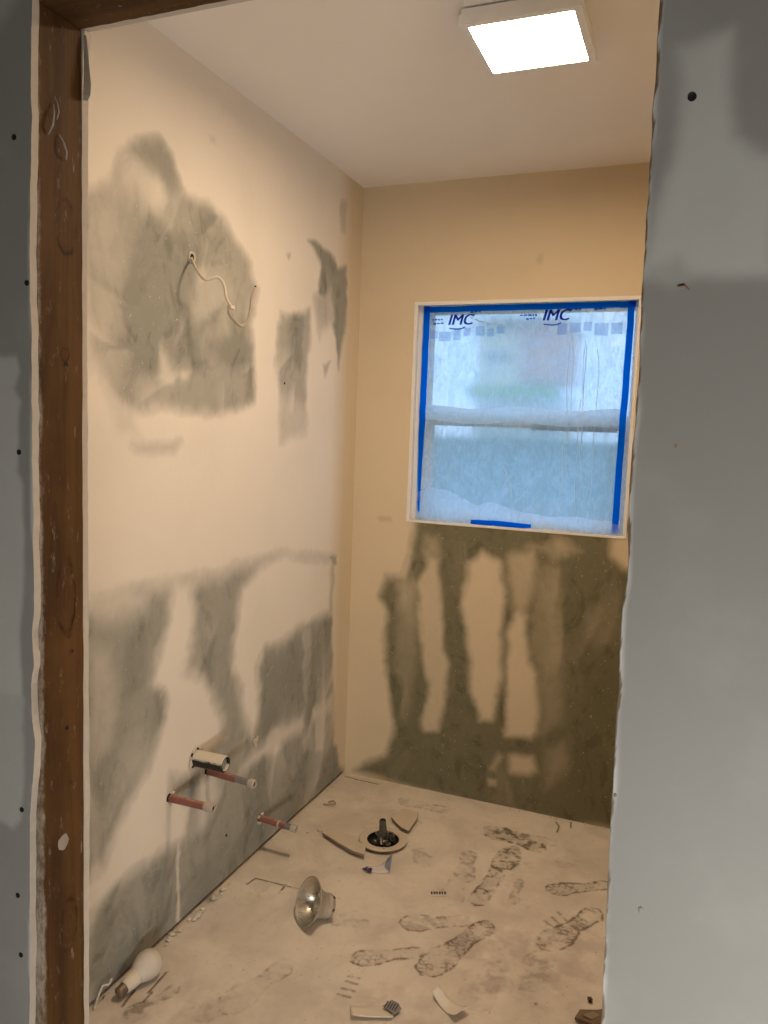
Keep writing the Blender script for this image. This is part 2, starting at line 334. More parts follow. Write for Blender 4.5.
# ---------------------------------------------------------------- material helpers
class NT:
    def __init__(s, name):
        s.m = bpy.data.materials.new(name); s.m.use_nodes = True
        s.t = s.m.node_tree; s.n = s.t.nodes; s.p = s.n['Principled BSDF']; s.out = s.n['Material Output']
    def new(s, typ, **kw):
        n = s.n.new(typ)
        for k, v in kw.items(): setattr(n, k, v)
        return n
    def l(s, a, b): s.t.links.new(a, b)
    def put(s, sock, v):
        if hasattr(v, 'is_linked') or isinstance(v, bpy.types.NodeSocket): s.l(v, sock)
        elif isinstance(v, tuple) and len(v) == 3 and sock.type == 'RGBA': sock.default_value = (*v, 1)
        else: sock.default_value = v
    def coord(s, scale=(1,1,1), loc=(0,0,0), kind='Object'):
        tc = s.new('ShaderNodeTexCoord'); mp = s.new('ShaderNodeMapping')
        mp.inputs['Scale'].default_value = scale; mp.inputs['Location'].default_value = loc
        s.l(tc.outputs[kind], mp.inputs['Vector']); return mp.outputs['Vector']
    def noise(s, scale, detail=4, rough=.55, vec=None, dist=0.0):
        n = s.new('ShaderNodeTexNoise'); n.inputs['Scale'].default_value = scale
        n.inputs['Detail'].default_value = detail; n.inputs['Roughness'].default_value = rough; n.inputs['Distortion'].default_value = dist
        s.l(vec if vec is not None else s.coord(), n.inputs['Vector']); return n.outputs['Fac']
    def math(s, op, a, b=0.0, c=0.0, clamp=False):
        n = s.new('ShaderNodeMath', operation=op, use_clamp=clamp)
        for k, v in enumerate((a, b, c)): s.put(n.inputs[k], v)
        return n.outputs[0]
    def ramp(s, fac, lo, hi, a=0.0, b=1.0):
        n = s.new('ShaderNodeMapRange', interpolation_type='SMOOTHSTEP')
        s.put(n.inputs['Value'], fac)
        for k, v in (('From Min', lo), ('From Max', hi), ('To Min', a), ('To Max', b)): s.put(n.inputs[k], v)
        return n.outputs['Result']
    def mix(s, fac, a, b, blend='MIX'):
        n = s.new('ShaderNodeMix', data_type='RGBA', blend_type=blend)
        s.put(n.inputs['Factor'], fac)
        s.put(n.inputs[6], a); s.put(n.inputs[7], b)
        return n.outputs[2]
    def attr(s):
        a = s.new('ShaderNodeAttribute', attribute_name='marks')
        sp = s.new('ShaderNodeSeparateColor'); s.l(a.outputs['Color'], sp.inputs['Color'])
        return sp.outputs['Red'], sp.outputs['Green'], sp.outputs['Blue']
    def sep(s, vec):
        n = s.new('ShaderNodeSeparateXYZ'); s.l(vec, n.inputs[0]); return n.outputs
    def bump(s, h, dist=.002, strength=.5):
        n = s.new('ShaderNodeBump'); n.inputs['Distance'].default_value = dist; n.inputs['Strength'].default_value = strength
        s.put(n.inputs['Height'], h); s.l(n.outputs['Normal'], s.p.inputs['Normal'])
    def base(s, col, rough=.8, metal=0.0, spec=.3):
        s.put(s.p.inputs['Base Color'], col); s.put(s.p.inputs['Roughness'], rough)
        s.put(s.p.inputs['Metallic'], metal); s.put(s.p.inputs['Specular IOR Level'], spec)
        return s.m
def plain(name, col, rough=.8, metal=0.0, spec=.3, var=.12, scale=40, dust=None, dust_col=(.60,.52,.42), dw=.5):
    k = NT(name); n = k.noise(scale, 4)
    c = k.mix(k.math('MULTIPLY', n, var*2), col, tuple(x*.55 for x in col))
    if dust is not None:
        geo = k.new('ShaderNodeNewGeometry'); nz = k.sep(geo.outputs['Normal'])[2]
        f = k.ramp(k.math('ADD', nz, k.math('MULTIPLY', k.noise(scale*1.5, 5), .8)), dust, dust+dw)
        c = k.mix(f, c, dust_col)
    k.bump(n, .0008, .3)
    return k.base(c, rough, metal, spec)

def skim_wall(name, cream, board, corner_bounce_col, streak=(1,1,1), sheen=.75):
    """gypsum board with joint compound over it: R = bare board, G = bounced light painted in by the corner, B = scrape lines"""
    k = NT(name); R, G, B = k.attr()
    vec = k.coord(streak)
    n1 = k.noise(7, 6, .62, vec, .6); n2 = k.noise(38, 5, .6, vec); n3 = k.noise(160, 3, .6)
    f = k.math('ADD', R, k.math('MULTIPLY', k.math('SUBTRACT', n1, .5), .30))
    f = k.math('ADD', f, k.math('MULTIPLY', k.math('SUBTRACT', n2, .5), .16))
    f = k.math('MULTIPLY', k.math('MULTIPLY', f, k.ramp(R, .0, .16)), 1.0, clamp=True)
    tr = k.math('MULTIPLY', k.ramp(n1, .35, .7), .25)
    cr = k.mix(G, cream, corner_bounce_col)
    cr = k.mix(k.math('MULTIPLY', k.ramp(k.noise(3.0, 4), .45, .7), .22), cr, tuple(x*.80 for x in cream))
    bd = k.mix(tr, board, tuple(x*1.55 for x in board))
    bd = k.mix(k.math('MULTIPLY', k.ramp(k.noise(9, 7, .66, k.coord((1,1,.6)), 1.6), .50, .63), .55), bd, tuple(x*.62 for x in board))
    col = k.mix(f, cr, bd)
    sp = k.math('MULTIPLY', k.ramp(k.noise(120, 2, .5), .70, .76), k.math('MULTIPLY', R, .55))
    col = k.mix(sp, col, tuple(min(1, x*1.05) for x in cream))
    col = k.mix(B, col, tuple(x*1.02 for x in cream))
    k.bump(k.math('ADD', k.math('MULTIPLY', f, -1.0), k.math('ADD', k.math('MULTIPLY', n2, .9), k.math('MULTIPLY', n3, .25))), .0016, .55)
    return k.base(col, sheen, 0, .25)

CREAM = (.74, .69, .62)
M = {}
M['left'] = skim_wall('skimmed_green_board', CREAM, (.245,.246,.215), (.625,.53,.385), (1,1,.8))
M['back'] = skim_wall('primed_green_board', (.625,.53,.385), (.152,.142,.088), (.625,.53,.385), (1,1,.7))
def front_mat():
    k = NT('grey_primed_board'); R, G, B = k.attr()
    n1 = k.noise(9, 5); n2 = k.noise(70, 4)
    f = k.math('ADD', R, k.math('MULTIPLY', k.math('SUBTRACT', n2, .5), k.math('MULTIPLY', k.ramp(R, 0, .2), .2)), clamp=True)
    c = k.mix(f, (.255,.25,.235), (.43,.43,.41))
    c = k.mix(k.math('MULTIPLY', k.ramp(n1, .5, .75), .25), c, (.37,.365,.35))
    c = k.mix(k.math('MULTIPLY', B, .7), c, (.60,.60,.58))
    c = k.mix(G, c, (.13,.085,.05))
    k.bump(k.math('ADD', k.math('MULTIPLY', f, .8), k.math('MULTIPLY', n2, .3)), .0012, .5)
    return k.base(c, .55, 0, .35)
M['front'] = front_mat()
M['ceiling'] = plain('ceiling_plaster', (.82,.79,.76), .9, var=.05, scale=6)
M['plain_wall'] = plain('cream_plaster', (.66,.58,.44), .85, var=.06, scale=8)
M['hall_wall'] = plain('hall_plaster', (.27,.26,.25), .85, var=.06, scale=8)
M['hall_floor'] = plain('hall_boards', (.22,.20,.17), .8, var=.1, scale=12)
M['gypsum'] = plain('gypsum_core', (.60,.53,.45), .95, var=.25, scale=60)
M['paper'] = plain('kraft_paper_and_undercut_shade', (.30,.22,.15), .95, var=.3, scale=90)
M['black'] = plain('black_hole', (.012,.011,.010), .7, var=.1)
M['vinyl'] = plain('white_vinyl', (.78,.78,.77), .45, spec=.4, var=.03)
M['bead'] = plain('white_plaster_bead', (.76,.75,.73), .85, var=.08, scale=50)

def wood(name, along, knots=()):
    """along: axis index of the grain; knots: (a, b) with a = long axis, b = across"""
    k = NT(name); sc = [22, 22, 22]; sc[along] = 1.3
    n1 = k.noise(1.0, 6, .6, k.coord(tuple(sc)), .8); sc2 = [x*6 for x in sc]; sc2[along] = 5
    n2 = k.noise(1.0, 4, .6, k.coord(tuple(sc2)))
    c = k.mix(k.ramp(n1, .32, .68), (.108,.050,.013), (.043,.019,.006))
    c = k.mix(k.math('MULTIPLY', k.ramp(n2, .5, .75), .45), c, (.05,.020,.007))
    big = k.noise(5, 4)
    c = k.mix(k.math('MULTIPLY', k.ramp(big, .45, .7), .5), c, (.135,.064,.017))
    for (a, b, ra, rb) in knots:
        loc = [0, 0, 0]; s3 = [0, 0, 0]
        s3[along] = 1/ra; loc[along] = -a/ra
        ac = 1; s3[ac] = 1/rb; loc[ac] = -b/rb
        v = k.coord(tuple(s3), tuple(loc))
        ln = k.new('ShaderNodeVectorMath', operation='LENGTH'); k.l(v, ln.inputs[0])
        d = k.math('ADD', ln.outputs['Value'], k.math('MULTIPLY', k.math('SUBTRACT', k.noise(70, 3), .5), .5))
        ring = k.math('SINE', k.math('MULTIPLY', d, 15.0))
        c = k.mix(k.math('MULTIPLY', k.ramp(d, 1.25, .7), .45), c, (.075,.032,.010))
        c = k.mix(k.math('MULTIPLY', k.math('MULTIPLY', k.ramp(ring, .1, .9), k.ramp(d, 1.3, 1.0)), .25), c, (.13,.058,.018))
        c = k.mix(k.math('MULTIPLY', k.math('MULTIPLY', k.ramp(d, .82, 1.0), k.ramp(d, 1.25, 1.02)), k.ramp(k.noise(40, 3), .35, .6)), c, (.03,.012,.004))
    # plaster dust smeared along the front arris and in dabs
    y = k.sep(k.coord())[1]
    edge = k.ramp(y, PF+.016, PF-.002)
    d1 = k.ramp(k.math('ADD', k.math('MULTIPLY', k.noise(30, 8, .8, k.coord((1, 1, .45))), .9), k.math('MULTIPLY', edge, .32)), .60, .86)
    c = k.mix(k.math('MULTIPLY', d1, .75), c, (.42,.36,.30))
    d2 = k.ramp(k.noise(75, 6, .75, k.coord((1,1,.3))), .58, .74)
    c = k.mix(k.math('MULTIPLY', d2, .5), c, (.45,.38,.31))
    k.bump(k.math('ADD', n1, n2), .0015, .5)
    return k.base(c, .75, 0, .25)
M['stud'] = wood('old_brown_timber', 2, [(1.75, .927, .038, .018), (1.565, .925, .010, .008), (1.195, .925, .055, .018), (.655, .928, .040, .016)])
M['header'] = wood('old_brown_timber_header', 0, [(-.70, .91, .02, .012)])
M['rough_wood'] = wood('dark_sole_plate', 1)

# ================================================================ floor
STEP_F = .0036
def floor_marks(x, y):
    dark = np.zeros_like(x); smud = np.zeros_like(x); crack = np.zeros_like(x)
    fine = vnoise(x, y, 60, 21, 3); mid = vnoise(x, y, 22, 22, 4)
    US = [0,.04,.13,.28,.42,.58,.74,.87,.96,1.0]; WS = [0,.022,.033,.030,.027,.036,.046,.042,.025,0]
    for (h, t, st, kind, wf) in FOOTPRINTS:
        if st <= 0: continue
        L = math.hypot(t[0]-h[0], t[1]-h[1]); ux, uy = (t[0]-h[0])/L, (t[1]-h[1])/L
        dx = x-h[0] + (vnoise(x, y, 30, 31, 2)-.5)*.012; dy = y-h[1] + (vnoise(x, y, 30, 32, 2)-.5)*.012
        u = (dx*ux+dy*uy)/L; v = -dx*uy+dy*ux
        sel = (u > -.06) & (u < 1.06) & (np.abs(v) < .07)
        if not sel.any(): continue
        u = u[sel]; v = v[sel]; fn = fine[sel]; md = mid[sel]
        w = np.interp(u, US, WS)*wf*(.72+.28*L/.28); d = w-np.abs(v)
        ins = np.clip(d/.006+.5, 0, 1)*((u > 0) & (u < 1))
        outl = np.exp(-((d-.003)/.0042)**2)*((u > -.01) & (u < 1.01))
        br = np.clip((md-.40)/.16, 0, 1)
        if kind == 'waffle':
            ww = (md-.5)*.05
            tread = (((np.abs(np.sin((u*L+v*.6+ww)*math.pi/.022)) < .42) | (np.abs(np.sin((u*L-v*.8+ww)*math.pi/.026)) < .40))*1.0)
            bars = (np.sin((u*L+ww)*2*math.pi/.013) > .1)*1.0
            tr = np.where((u > .32) & (u < .5), bars, tread)
            val = ins*(.22+.60*tr*np.clip((fn-.28)/.3, 0, 1))*(.30+.70*br) + .85*outl*np.clip((fn-.36)/.22, 0, 1)
            val = np.where((u > .12) & (u < .26) & (np.abs(v) < .016) & (wf >= 1.0), val*.1, val)
        elif kind == 'smear':
            val = ins*(.30+.9*np.clip((fn-.42)/.2, 0, 1))*(.25+.75*br) + .4*outl*np.clip((fn-.45)/.2, 0, 1)
        else:
            val = .50*ins*(.3+.7*br)*np.clip((fn-.3)/.3, 0, 1) + .75*outl*np.clip((fn-.40)/.2, 0, 1)*(.3+.7*br)
        dark[sel] = np.maximum(dark[sel], st*val)
    for a, b in TREAD_BARS:
        ex, ey = b[0]-a[0], b[1]-a[1]; L = ex*ex+ey*ey+1e-9
        t = np.clip(((x-a[0])*ex+(y-a[1])*ey)/L, 0, 1)
        d = np.hypot(x-a[0]-t*ex, y-a[1]-t*ey)
        dark = np.maximum(dark, .7*np.clip((.0060-d)/.003, 0, 1)*np.clip((fine-.25)/.25, 0, 1))
    for pl in FLOOR_CRACKS:
        for a, b in zip(pl, pl[1:]):
            ex, ey = b[0]-a[0], b[1]-a[1]; L = ex*ex+ey*ey+1e-9
            t = np.clip(((x-a[0])*ex+(y-a[1])*ey)/L, 0, 1)
            wx = (vnoise(x, y, 40, 41, 2)-.5)*.002
            d = np.hypot(x+wx-a[0]-t*ex, y-a[1]-t*ey)
            crack = np.maximum(crack, np.clip((.0042-d)/.0030, 0, 1)*np.clip((fine-.2)/.2, .25, 1))
    smud = paint(x, y, FLOOR_SMUDGES, 51, .03)*np.clip((mid-.35)/.3, 0, 1)
    specks = np.clip((vnoise(x, y, 130, 61, 2)-.86)/.04, 0, 1)*.5
    return np.clip(np.maximum(dark, specks), 0, 1), smud, crack
def floor_mat():
    k = NT('dusty_floor_board'); R, G, B = k.attr()
    n1 = k.noise(5, 6, .6, None, .5); n2 = k.noise(45, 5, .65); n3 = k.noise(220, 3, .6)
    c = k.mix(k.ramp(n1, .35, .7), (.70,.645,.565), (.575,.52,.455))
    c = k.mix(k.math('MULTIPLY', k.ramp(n2, .5, .75), .30), c, (.50,.44,.38))
    c = k.mix(k.math('MULTIPLY', G, .75), c, (.40,.335,.30))
    d = k.math('MULTIPLY', R, k.ramp(n3, .2, .6, .55, 1.0), clamp=True)
    c = k.mix(k.math('MULTIPLY', d, 1.0), c, (.15,.12,.085))
    c = k.mix(B, c, (.10,.075,.05))
    k.bump(k.math('ADD', k.math('MULTIPLY', n2, .8), k.math('ADD', k.math('MULTIPLY', n3, .3), k.math('MULTIPLY', B, -3.0))), .0013, .55)
    return k.base(c, .9, 0, .15)
M['floor'] = floor_mat()
fl = grid_mesh('floor', np.arange(XL-.06, XR+.001, STEP_F), np.arange(PB-.10, YB+.06, STEP_F), lambda u, v, h: (u, v, h), M['floor'],
               floor_marks, relief=lambda u, v: (vnoise(u, v, 3, 3, 3)-.5)*.002 - .001)
tag(fl, 'dusty cream subfloor covered with dark boot prints', kind='structure')

# ================================================================ walls of the small room
def left_attrs(y, z):
    R = paint(y, z, LEFT_WALL_PATCHES, 5, .024)
    R = strokes(y, z, R, 7, 70, (1.2, 2.95, .0, .85), (1.3, .35), (.14, .42), .32)
    R = strokes(y, z, R, 8, 50, (1.2, 2.7, 1.35, 2.1), (1.3, .7), (.10, .30), .30)
    G = np.clip((y-2.74)/.13, 0, 1)  # golden light bounced off the far wall, painted in towards the corner
    scr = np.zeros_like(y)
    rng = np.random.RandomState(3)
    for k in range(26):      # faint trowel scratches of compound over the bare board
        y0 = rng.uniform(1.35, 2.9); z0 = rng.uniform(.05, .8); a = rng.uniform(.1, 1.4); L = rng.uniform(.04, .16)
        ex, ey = L*math.cos(a), L*math.sin(a)
        t = np.clip(((y-y0)*ex+(z-z0)*ey)/(L*L), 0, 1)
        d = np.hypot(y-y0-t*ex, z-z0-t*ey + .01*np.sin(t*3))
        scr = np.maximum(scr, np.clip((.006-d)/.005, 0, 1)*rng.uniform(.12, .35))
    return R, G, scr*np.clip((vnoise(y, z, 50, 9)-.35)/.2, 0, 1)
def back_attrs(x, z):
    R = paint(x, z, BACK_WALL_PATCHES, 15, .015)
    R = strokes(x, z, R, 9, 50, (-1.2, -.05, .0, 1.1), (1.5, .3), (.14, .42), .22)
    scr = np.clip((vnoise(x, z, 60, 17)-.80)/.06, 0, 1)*.3*(R > .5)
    return R, np.zeros_like(x), scr
def lines(a, b, step, extra=()):
    g = np.arange(a, b, step); g = np.concatenate([g, [b]])
    for e in extra: g = g[np.abs(g-e) > step*.4]
    return np.sort(np.concatenate([g, list(extra)]))
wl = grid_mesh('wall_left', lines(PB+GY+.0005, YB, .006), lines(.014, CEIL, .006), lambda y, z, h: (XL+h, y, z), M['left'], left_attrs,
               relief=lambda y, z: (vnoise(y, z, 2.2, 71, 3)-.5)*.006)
tag(wl, 'left wall of cream joint compound over grey green board', kind='structure')
wb = grid_mesh('wall_back', lines(XL-.03, XR, .006, (WX0, WX1)), lines(-.004, CEIL, .006, (WZ0, WZ1)), lambda x, z, h: (x, YB+h*0, z), M['back'],
               back_attrs, hole=(WX0, WX1, WZ0, WZ1))
tag(wb, 'far wall, tan above and olive board under the window', kind='structure')
box('wall_right', XR, XR+.1, PB+GY+.001, YB+.1, 0, CEIL, M['plain_wall'])['kind'] = 'structure'
box('ceiling', XL-.1, XR+.1, PB+GY+.001, YB+.2, CEIL, CEIL+.1, M['ceiling'])['kind'] = 'structure'
sp = box('sole_plate', XL-.10, XL-.010, PB+GY+.001, YB+.05, .0005, .0155, M['rough_wood'])
box('board_core', XL-.10, XL-.004, PB+GY+.001, YB+.05, .016, CEIL-.001, M['gypsum'], wl)
tag(sp, 'dark timber plate in the gap under the left wall', 'timber')

def screw_row(parent, pts, axis, r=.0042):
    for i, (a, b, c) in enumerate(pts):
        bm = bmesh.new()
        if axis == 'Y': T = Matrix.Translation((a, b, c)) @ Matrix.Rotation(math.radians(90), 4, 'X')
        else: T = Matrix.Translation((a, b, c)) @ Matrix.Rotation(math.radians(90), 4, 'Y')
        add_lathe(bm, [(0, .0004), (r*.55, .0005), (r*.8, .0011), (r, .0011), (r*1.05, 0), (r, -.004), (0, -.004)], 14, T)
        obj('screw', bm, M['black'], parent)
screw_row(wl, [(XL+.001, 2.36, 1.62), (XL+.001, 2.05, .16)], 'X', .004)

# ---------------------------------------------------------------- the wall with the opening
def board(name, edge, xo, y0, y1, mat, parent=None, rough=.0012, seed=1, patches=None, edge_mat=None, flip=False):
    """gypsum board whose free edge follows `edge` (x,z); xo is the far side"""
    rng = random.Random(seed)
    zs = sorted([q[1] for q in edge]); zlo, zhi = 0.004, zs[-1]
    es = sorted(edge, key=lambda q: q[1]); ez = [q[1] for q in es]; ex = [q[0] for q in es]
    vs = np.arange(zlo, zhi, .006); vs = np.append(vs, zhi)
    xe = np.interp(vs, ez, ex) + (vnoise(vs, vs*0, 24, seed, 4)-.5)*rough*5
    s = np.concatenate([[0, .0012, .0024, .004, .006, .009], np.arange(.013, .20, .0045), np.linspace(.21, 1.0, 9)*abs(xo-ex[0])/1.0])
    s = np.unique(np.clip(s/abs(xo-ex[0]), 0, 1)); s[-1] = 1.0
    U = xe[:, None]*(1-s[None, :]) + xo*s[None, :]
    V = np.repeat(vs[:, None], len(s), 1)
    nv, nu = U.shape
    front = np.stack([U, np.full_like(U, y0), V], -1).reshape(-1, 3)
    back_e = np.stack([xe + (vnoise(vs, vs*0+3, 40, seed+50, 3)-.5)*rough*2, np.full(nv, y1), vs], -1)
    back_o = np.stack([np.full(nv, xo), np.full(nv, y1), vs], -1)
    co = np.concatenate([front, back_e, back_o]); nf = len(front)
    faces = []; mi = []
    for j in range(nv-1):
        for i in range(nu-1):
            faces.append((j*nu+i, j*nu+i+1, (j+1)*nu+i+1, (j+1)*nu+i)); mi.append(0)
        faces.append((j*nu, (j+1)*nu, nf+j+1, nf+j)); mi.append(1)
        faces.append((nf+j, nf+j+1, nf+nv+j+1, nf+nv+j)); mi.append(0)
    for j in (0, nv-1):      # bottom and top edges
        faces.append(tuple([j*nu+i for i in range(nu)] + [nf+nv+j, nf+j])); mi.append(1)
    me = bpy.data.meshes.new(name); me.from_pydata([tuple(c) for c in co], [], faces); me.update()
    me.materials.append(mat); me.materials.append(edge_mat or M['gypsum'])
    me.polygons.foreach_set('material_index', mi)
    if patches is not None:
        R = paint(co[:, 0], co[:, 2], patches, 25, .006)
        B = np.zeros(len(co)); dd = np.full(len(co), 9.0)
        de = np.abs(co[:, 0]-np.interp(co[:, 2], ez, ex))
        B = np.clip((.006-de)/.006, 0, 1)*np.clip((vnoise(co[:, 0], co[:, 2], 9, 27)-.42)/.15, 0, 1)
        ca = me.color_attributes.new('marks', 'FLOAT_COLOR', 'POINT')
        dat = np.zeros((len(co), 4), np.float32); dat[:, 0] = R; dat[:, 2] = B; dat[:, 3] = 1
        if edge_mat: dat[:, 1] = np.clip((.0022*np.clip((vnoise(co[:, 0]*0, co[:, 2], 60, 29, 2)-.25)/.4, .25, 1.4)-np.abs(co[:, 0]-np.interp(co[:, 2], vs, xe)))/.0006, 0, 1)
        ca.data.foreach_set('color', dat.ravel())
    bm = bmesh.new(); bm.from_mesh(me); bmesh.ops.recalc_face_normals(bm, faces=bm.faces[:]); bm.to_mesh(me); bm.free()
    o = bpy.data.objects.new(name, me); COL.objects.link(o)
    if parent: o.parent = parent
    return o
def clipz(e, z): return [q for q in e if q[1] < z-.002] + [(sorted(e, key=lambda q: -q[1])[0][0], z)]
eL = [(EDGE_LEFT[-1][0], .004)] + [q for q in EDGE_LEFT]
wfl = board('wall_front_left', clipz(eL, HZ), -1.62, FY, PF-.0003, M['front'], rough=.0011, seed=2, patches=FRONT_WALL_PATCHES)
tag(wfl, 'dark grey board wall left of the doorway', kind='structure')
rearL = board('rear_board', clipz([(EDGE_REAR[-1][0], .004)]+EDGE_REAR, HZ), -1.317, PB+GY, PB+.0003, M['gypsum'], parent=wfl, rough=.0008, seed=3)
screw_row(wfl, [(-.919, FY, 1.858), (-.898, FY, 1.658), (-.916, FY, 1.418), (-.918, FY, .873), (-.928, FY, .732), (-.923, FY, .635)], 'Y', .0038)
eR = [(EDGE_RIGHT[-1][0], .004)] + EDGE_RIGHT
wfr = board('wall_front_right', clipz(eR, HZ), HALL_X, FY, PF-.0003, M['front'], rough=.0007, seed=4, patches=FRONT_WALL_PATCHES, edge_mat=M['paper'])
tag(wfr, 'large grey primed board wall right of the doorway', kind='structure')
box('rear_board', XRJ+.006, XR, PB+.0003, PB+GY, .004, HZ, M['gypsum'], wfr)
screw_row(wfr, [(-.030, FY, 1.807)], 'Y', .0041)
bm = bmesh.new(); add_tube(bm, [(-.030, FY-.0012, 1.623), (-.0245, FY-.0018, 1.6235), (-.0195, FY-.001, 1.6195)], [.0012, .0016, .0006], 8)
obj('paper_nick', bm, M['paper'], wfr)
for (x, z, r) in ((-.021, 1.463, .0016), (-.022, .956, .0030), (-.057, 1.08, .0018)):
    bm = bmesh.new(); bmesh.ops.create_icosphere(bm, subdivisions=2, radius=r)
    for v in bm.verts: v.co = Vector((x+v.co.x, FY+v.co.y*.4, z+v.co.z*1.4))
    obj('plaster_nib', bm, M['paper'] if r < .0025 else M['front'], wfr)
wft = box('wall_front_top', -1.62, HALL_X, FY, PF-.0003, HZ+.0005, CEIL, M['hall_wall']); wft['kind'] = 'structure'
box('rear_board', -1.317, XR, PB+.0003, PB+GY, HZ+.003, CEIL-.001, M['gypsum'], wft)

def timber(name, x0, x1, y0, y1, z0, z1, mat, seed, amp=.0012):
    bm = bmesh.new(); add_box(bm, x0, x1, y0, y1, z0, z1)
    ax = max(range(3), key=lambda i: (x1-x0, y1-y0, z1-z0)[i])
    es = [e for e in bm.edges if abs((e.verts[0].co-e.verts[1].co)[ax]) > .05]
    bmesh.ops.bevel(bm, geom=es, offset=.003, segments=2, affect='EDGES', profile=.5)
    es = [e for e in bm.edges if abs((e.verts[0].co-e.verts[1].co)[ax]) > .05]
    bmesh.ops.subdivide_edges(bm, edges=es, cuts=60)
    rng = random.Random(seed)
    for v in bm.verts:
        for i in range(3):
            if i != ax: v.co[i] += rng.uniform(-amp, amp)*.5
    return obj(name, bm, mat)
st = timber('jamb_stud', XJ-.038, XJ, PF+.0005, PB-.0005, .001, HZ-.002, M['stud'], 5)
tag(st, 'rough brown timber stud lining the left side of the doorway', 'stud')
# loose splinters and plaster dabs hanging on the stud, and nail holes
def on_stud(y, z): return Vector((XJ+.001, y, z))
for (y, z, a, L, w) in ((.899, 1.893, .22, .046, .0026), (.921, 1.862, -.40, .034, .0022), (.908, 1.912, -.15, .03, .0015)):
    bm = bmesh.new(); d = Vector((0, math.sin(a), math.cos(a)))
    add_tube(bm, [on_stud(y, z)-d*L*.5, on_stud(y, z)-d*L*.2+Vector((.005, 0, 0)), on_stud(y, z)+d*L*.2+Vector((.004, 0, 0)), on_stud(y, z)+d*L*.5], [.0008, w*.6, w*.45, .0006], 7)
    obj('splinter', bm, plain('pale_splinter', (.40,.33,.30), .8, var=.3, scale=80), st)
for (y, z, r) in ((.926, 1.55, .0035), (.936, 1.106, .0030), (.925, .985, .0030), (.932, .893, .003)):
    bm = bmesh.new(); add_lathe(bm, [(0, -.001), (r*.6, 0), (r, .0008), (r*1.1, -.002)], 10, Matrix.Translation((XJ, y, z)) @ Matrix.Rotation(math.radians(90), 4, 'Y'))
    obj('nail_hole', bm, M['black'], st)
bm = bmesh.new(); bmesh.ops.create_icosphere(bm, subdivisions=2, radius=.012)
rng = random.Random(3)
for v in bm.verts: v.co = Vector((XJ+v.co.x*.10, .916+v.co.y*.9*rng.uniform(.8, 1.2), .800+v.co.z*1.1*rng.uniform(.85, 1.15)))
obj('plaster_dab', bm, plain('grey_plaster_dab', (.36,.31,.26), .9, var=.3, scale=60), st)
st2 = timber('jamb_stud', XRJ+.010, XRJ+.048, PF+.0005, PB-.0005, .001, HZ-.002, M['stud'], 6, .002)
tag(st2, 'brown timber stud behind the torn edge of the right grey board', 'stud')
hd = timber('header_beam', XJ-.038, XRJ+.048, PF+.0005, PB-.0005, HZ, HZ+.14, M['header'], 7)
tag(hd, 'dark brown timber header across the top of the doorway', 'beam')
# torn paper flap at the top of the rear board edge
bm = bmesh.new(); rows = []
for (x, z, w, d) in ((-.888, 2.036, .004, .0), (-.886, 2.01, .007, .002), (-.884, 1.985, .009, .004), (-.883, 1.965, .012, .007), (-.884, 1.950, .011, .008), (-.887, 1.943, .006, .005)):
    rows.append([bm.verts.new((x-w/2, PB+.001-d*.2, z)), bm.verts.new((x, PB-.001-d*.6, z-.001)), bm.verts.new((x+w/2, PB+.002, z))])
for p_, q_ in zip(rows, rows[1:]):
    for k in range(2): bm.faces.new((p_[k], p_[k+1], q_[k+1], q_[k]))
bmesh.ops.solidify(bm, geom=bm.faces[:], thickness=.001)
obj('paper_flap', bm, plain('grey_torn_paper', (.44,.41,.36), .9, var=.3), wfl)

# ---------------------------------------------------------------- hall behind the camera
box('floor_hall', -1.70, HALL_X+.1, HALL_Y-.1, PB-.102, -.08, -.003, M['hall_floor'])['kind'] = 'structure'
box('ceiling_hall', -1.70, HALL_X+.1, HALL_Y-.1, FY+.01, CEIL, CEIL+.1, M['hall_wall'])['kind'] = 'structure'
box('wall_hall_left', -1.70, -1.62, HALL_Y, FY, -.003, CEIL, M['hall_wall'])['kind'] = 'structure'
box('wall_hall_right', HALL_X, HALL_X+.08, HALL_Y, FY, -.003, CEIL, M['hall_wall'])['kind'] = 'structure'
hr = bmesh.new()
for (x0, x1, z0, z1) in ((-1.70, .09, -.003, CEIL), (1.01, HALL_X+.08, -.003, CEIL), (.09, 1.01, -.003, .06), (.09, 1.01, .50, CEIL)):
    add_box(hr, x0, x1, HALL_Y-.08, HALL_Y, z0, z1)
obj('wall_hall_back', hr, M['hall_wall'])['kind'] = 'structure'
w2 = empty('added_hall_window', (.55, HALL_Y-.04, .06)); w2['kind'] = 'structure'  # unseen window made up to frame the added hall light
for (x0, x1, z0, z1) in ((-.46, -.43, 0, .44), (.43, .46, 0, .44), (-.43, .43, 0, .03), (-.43, .43, .41, .44)):
    box('window_frame', x0, x1, -.03, .03, z0, z1, M['vinyl'], w2, .003)
kg = NT('clear_glass'); kg.p.inputs['Transmission Weight'].default_value = 1; kg.base((1,1,1), .02)
box('pane', -.43, .43, .0, .004, .03, .41, kg.m, w2)

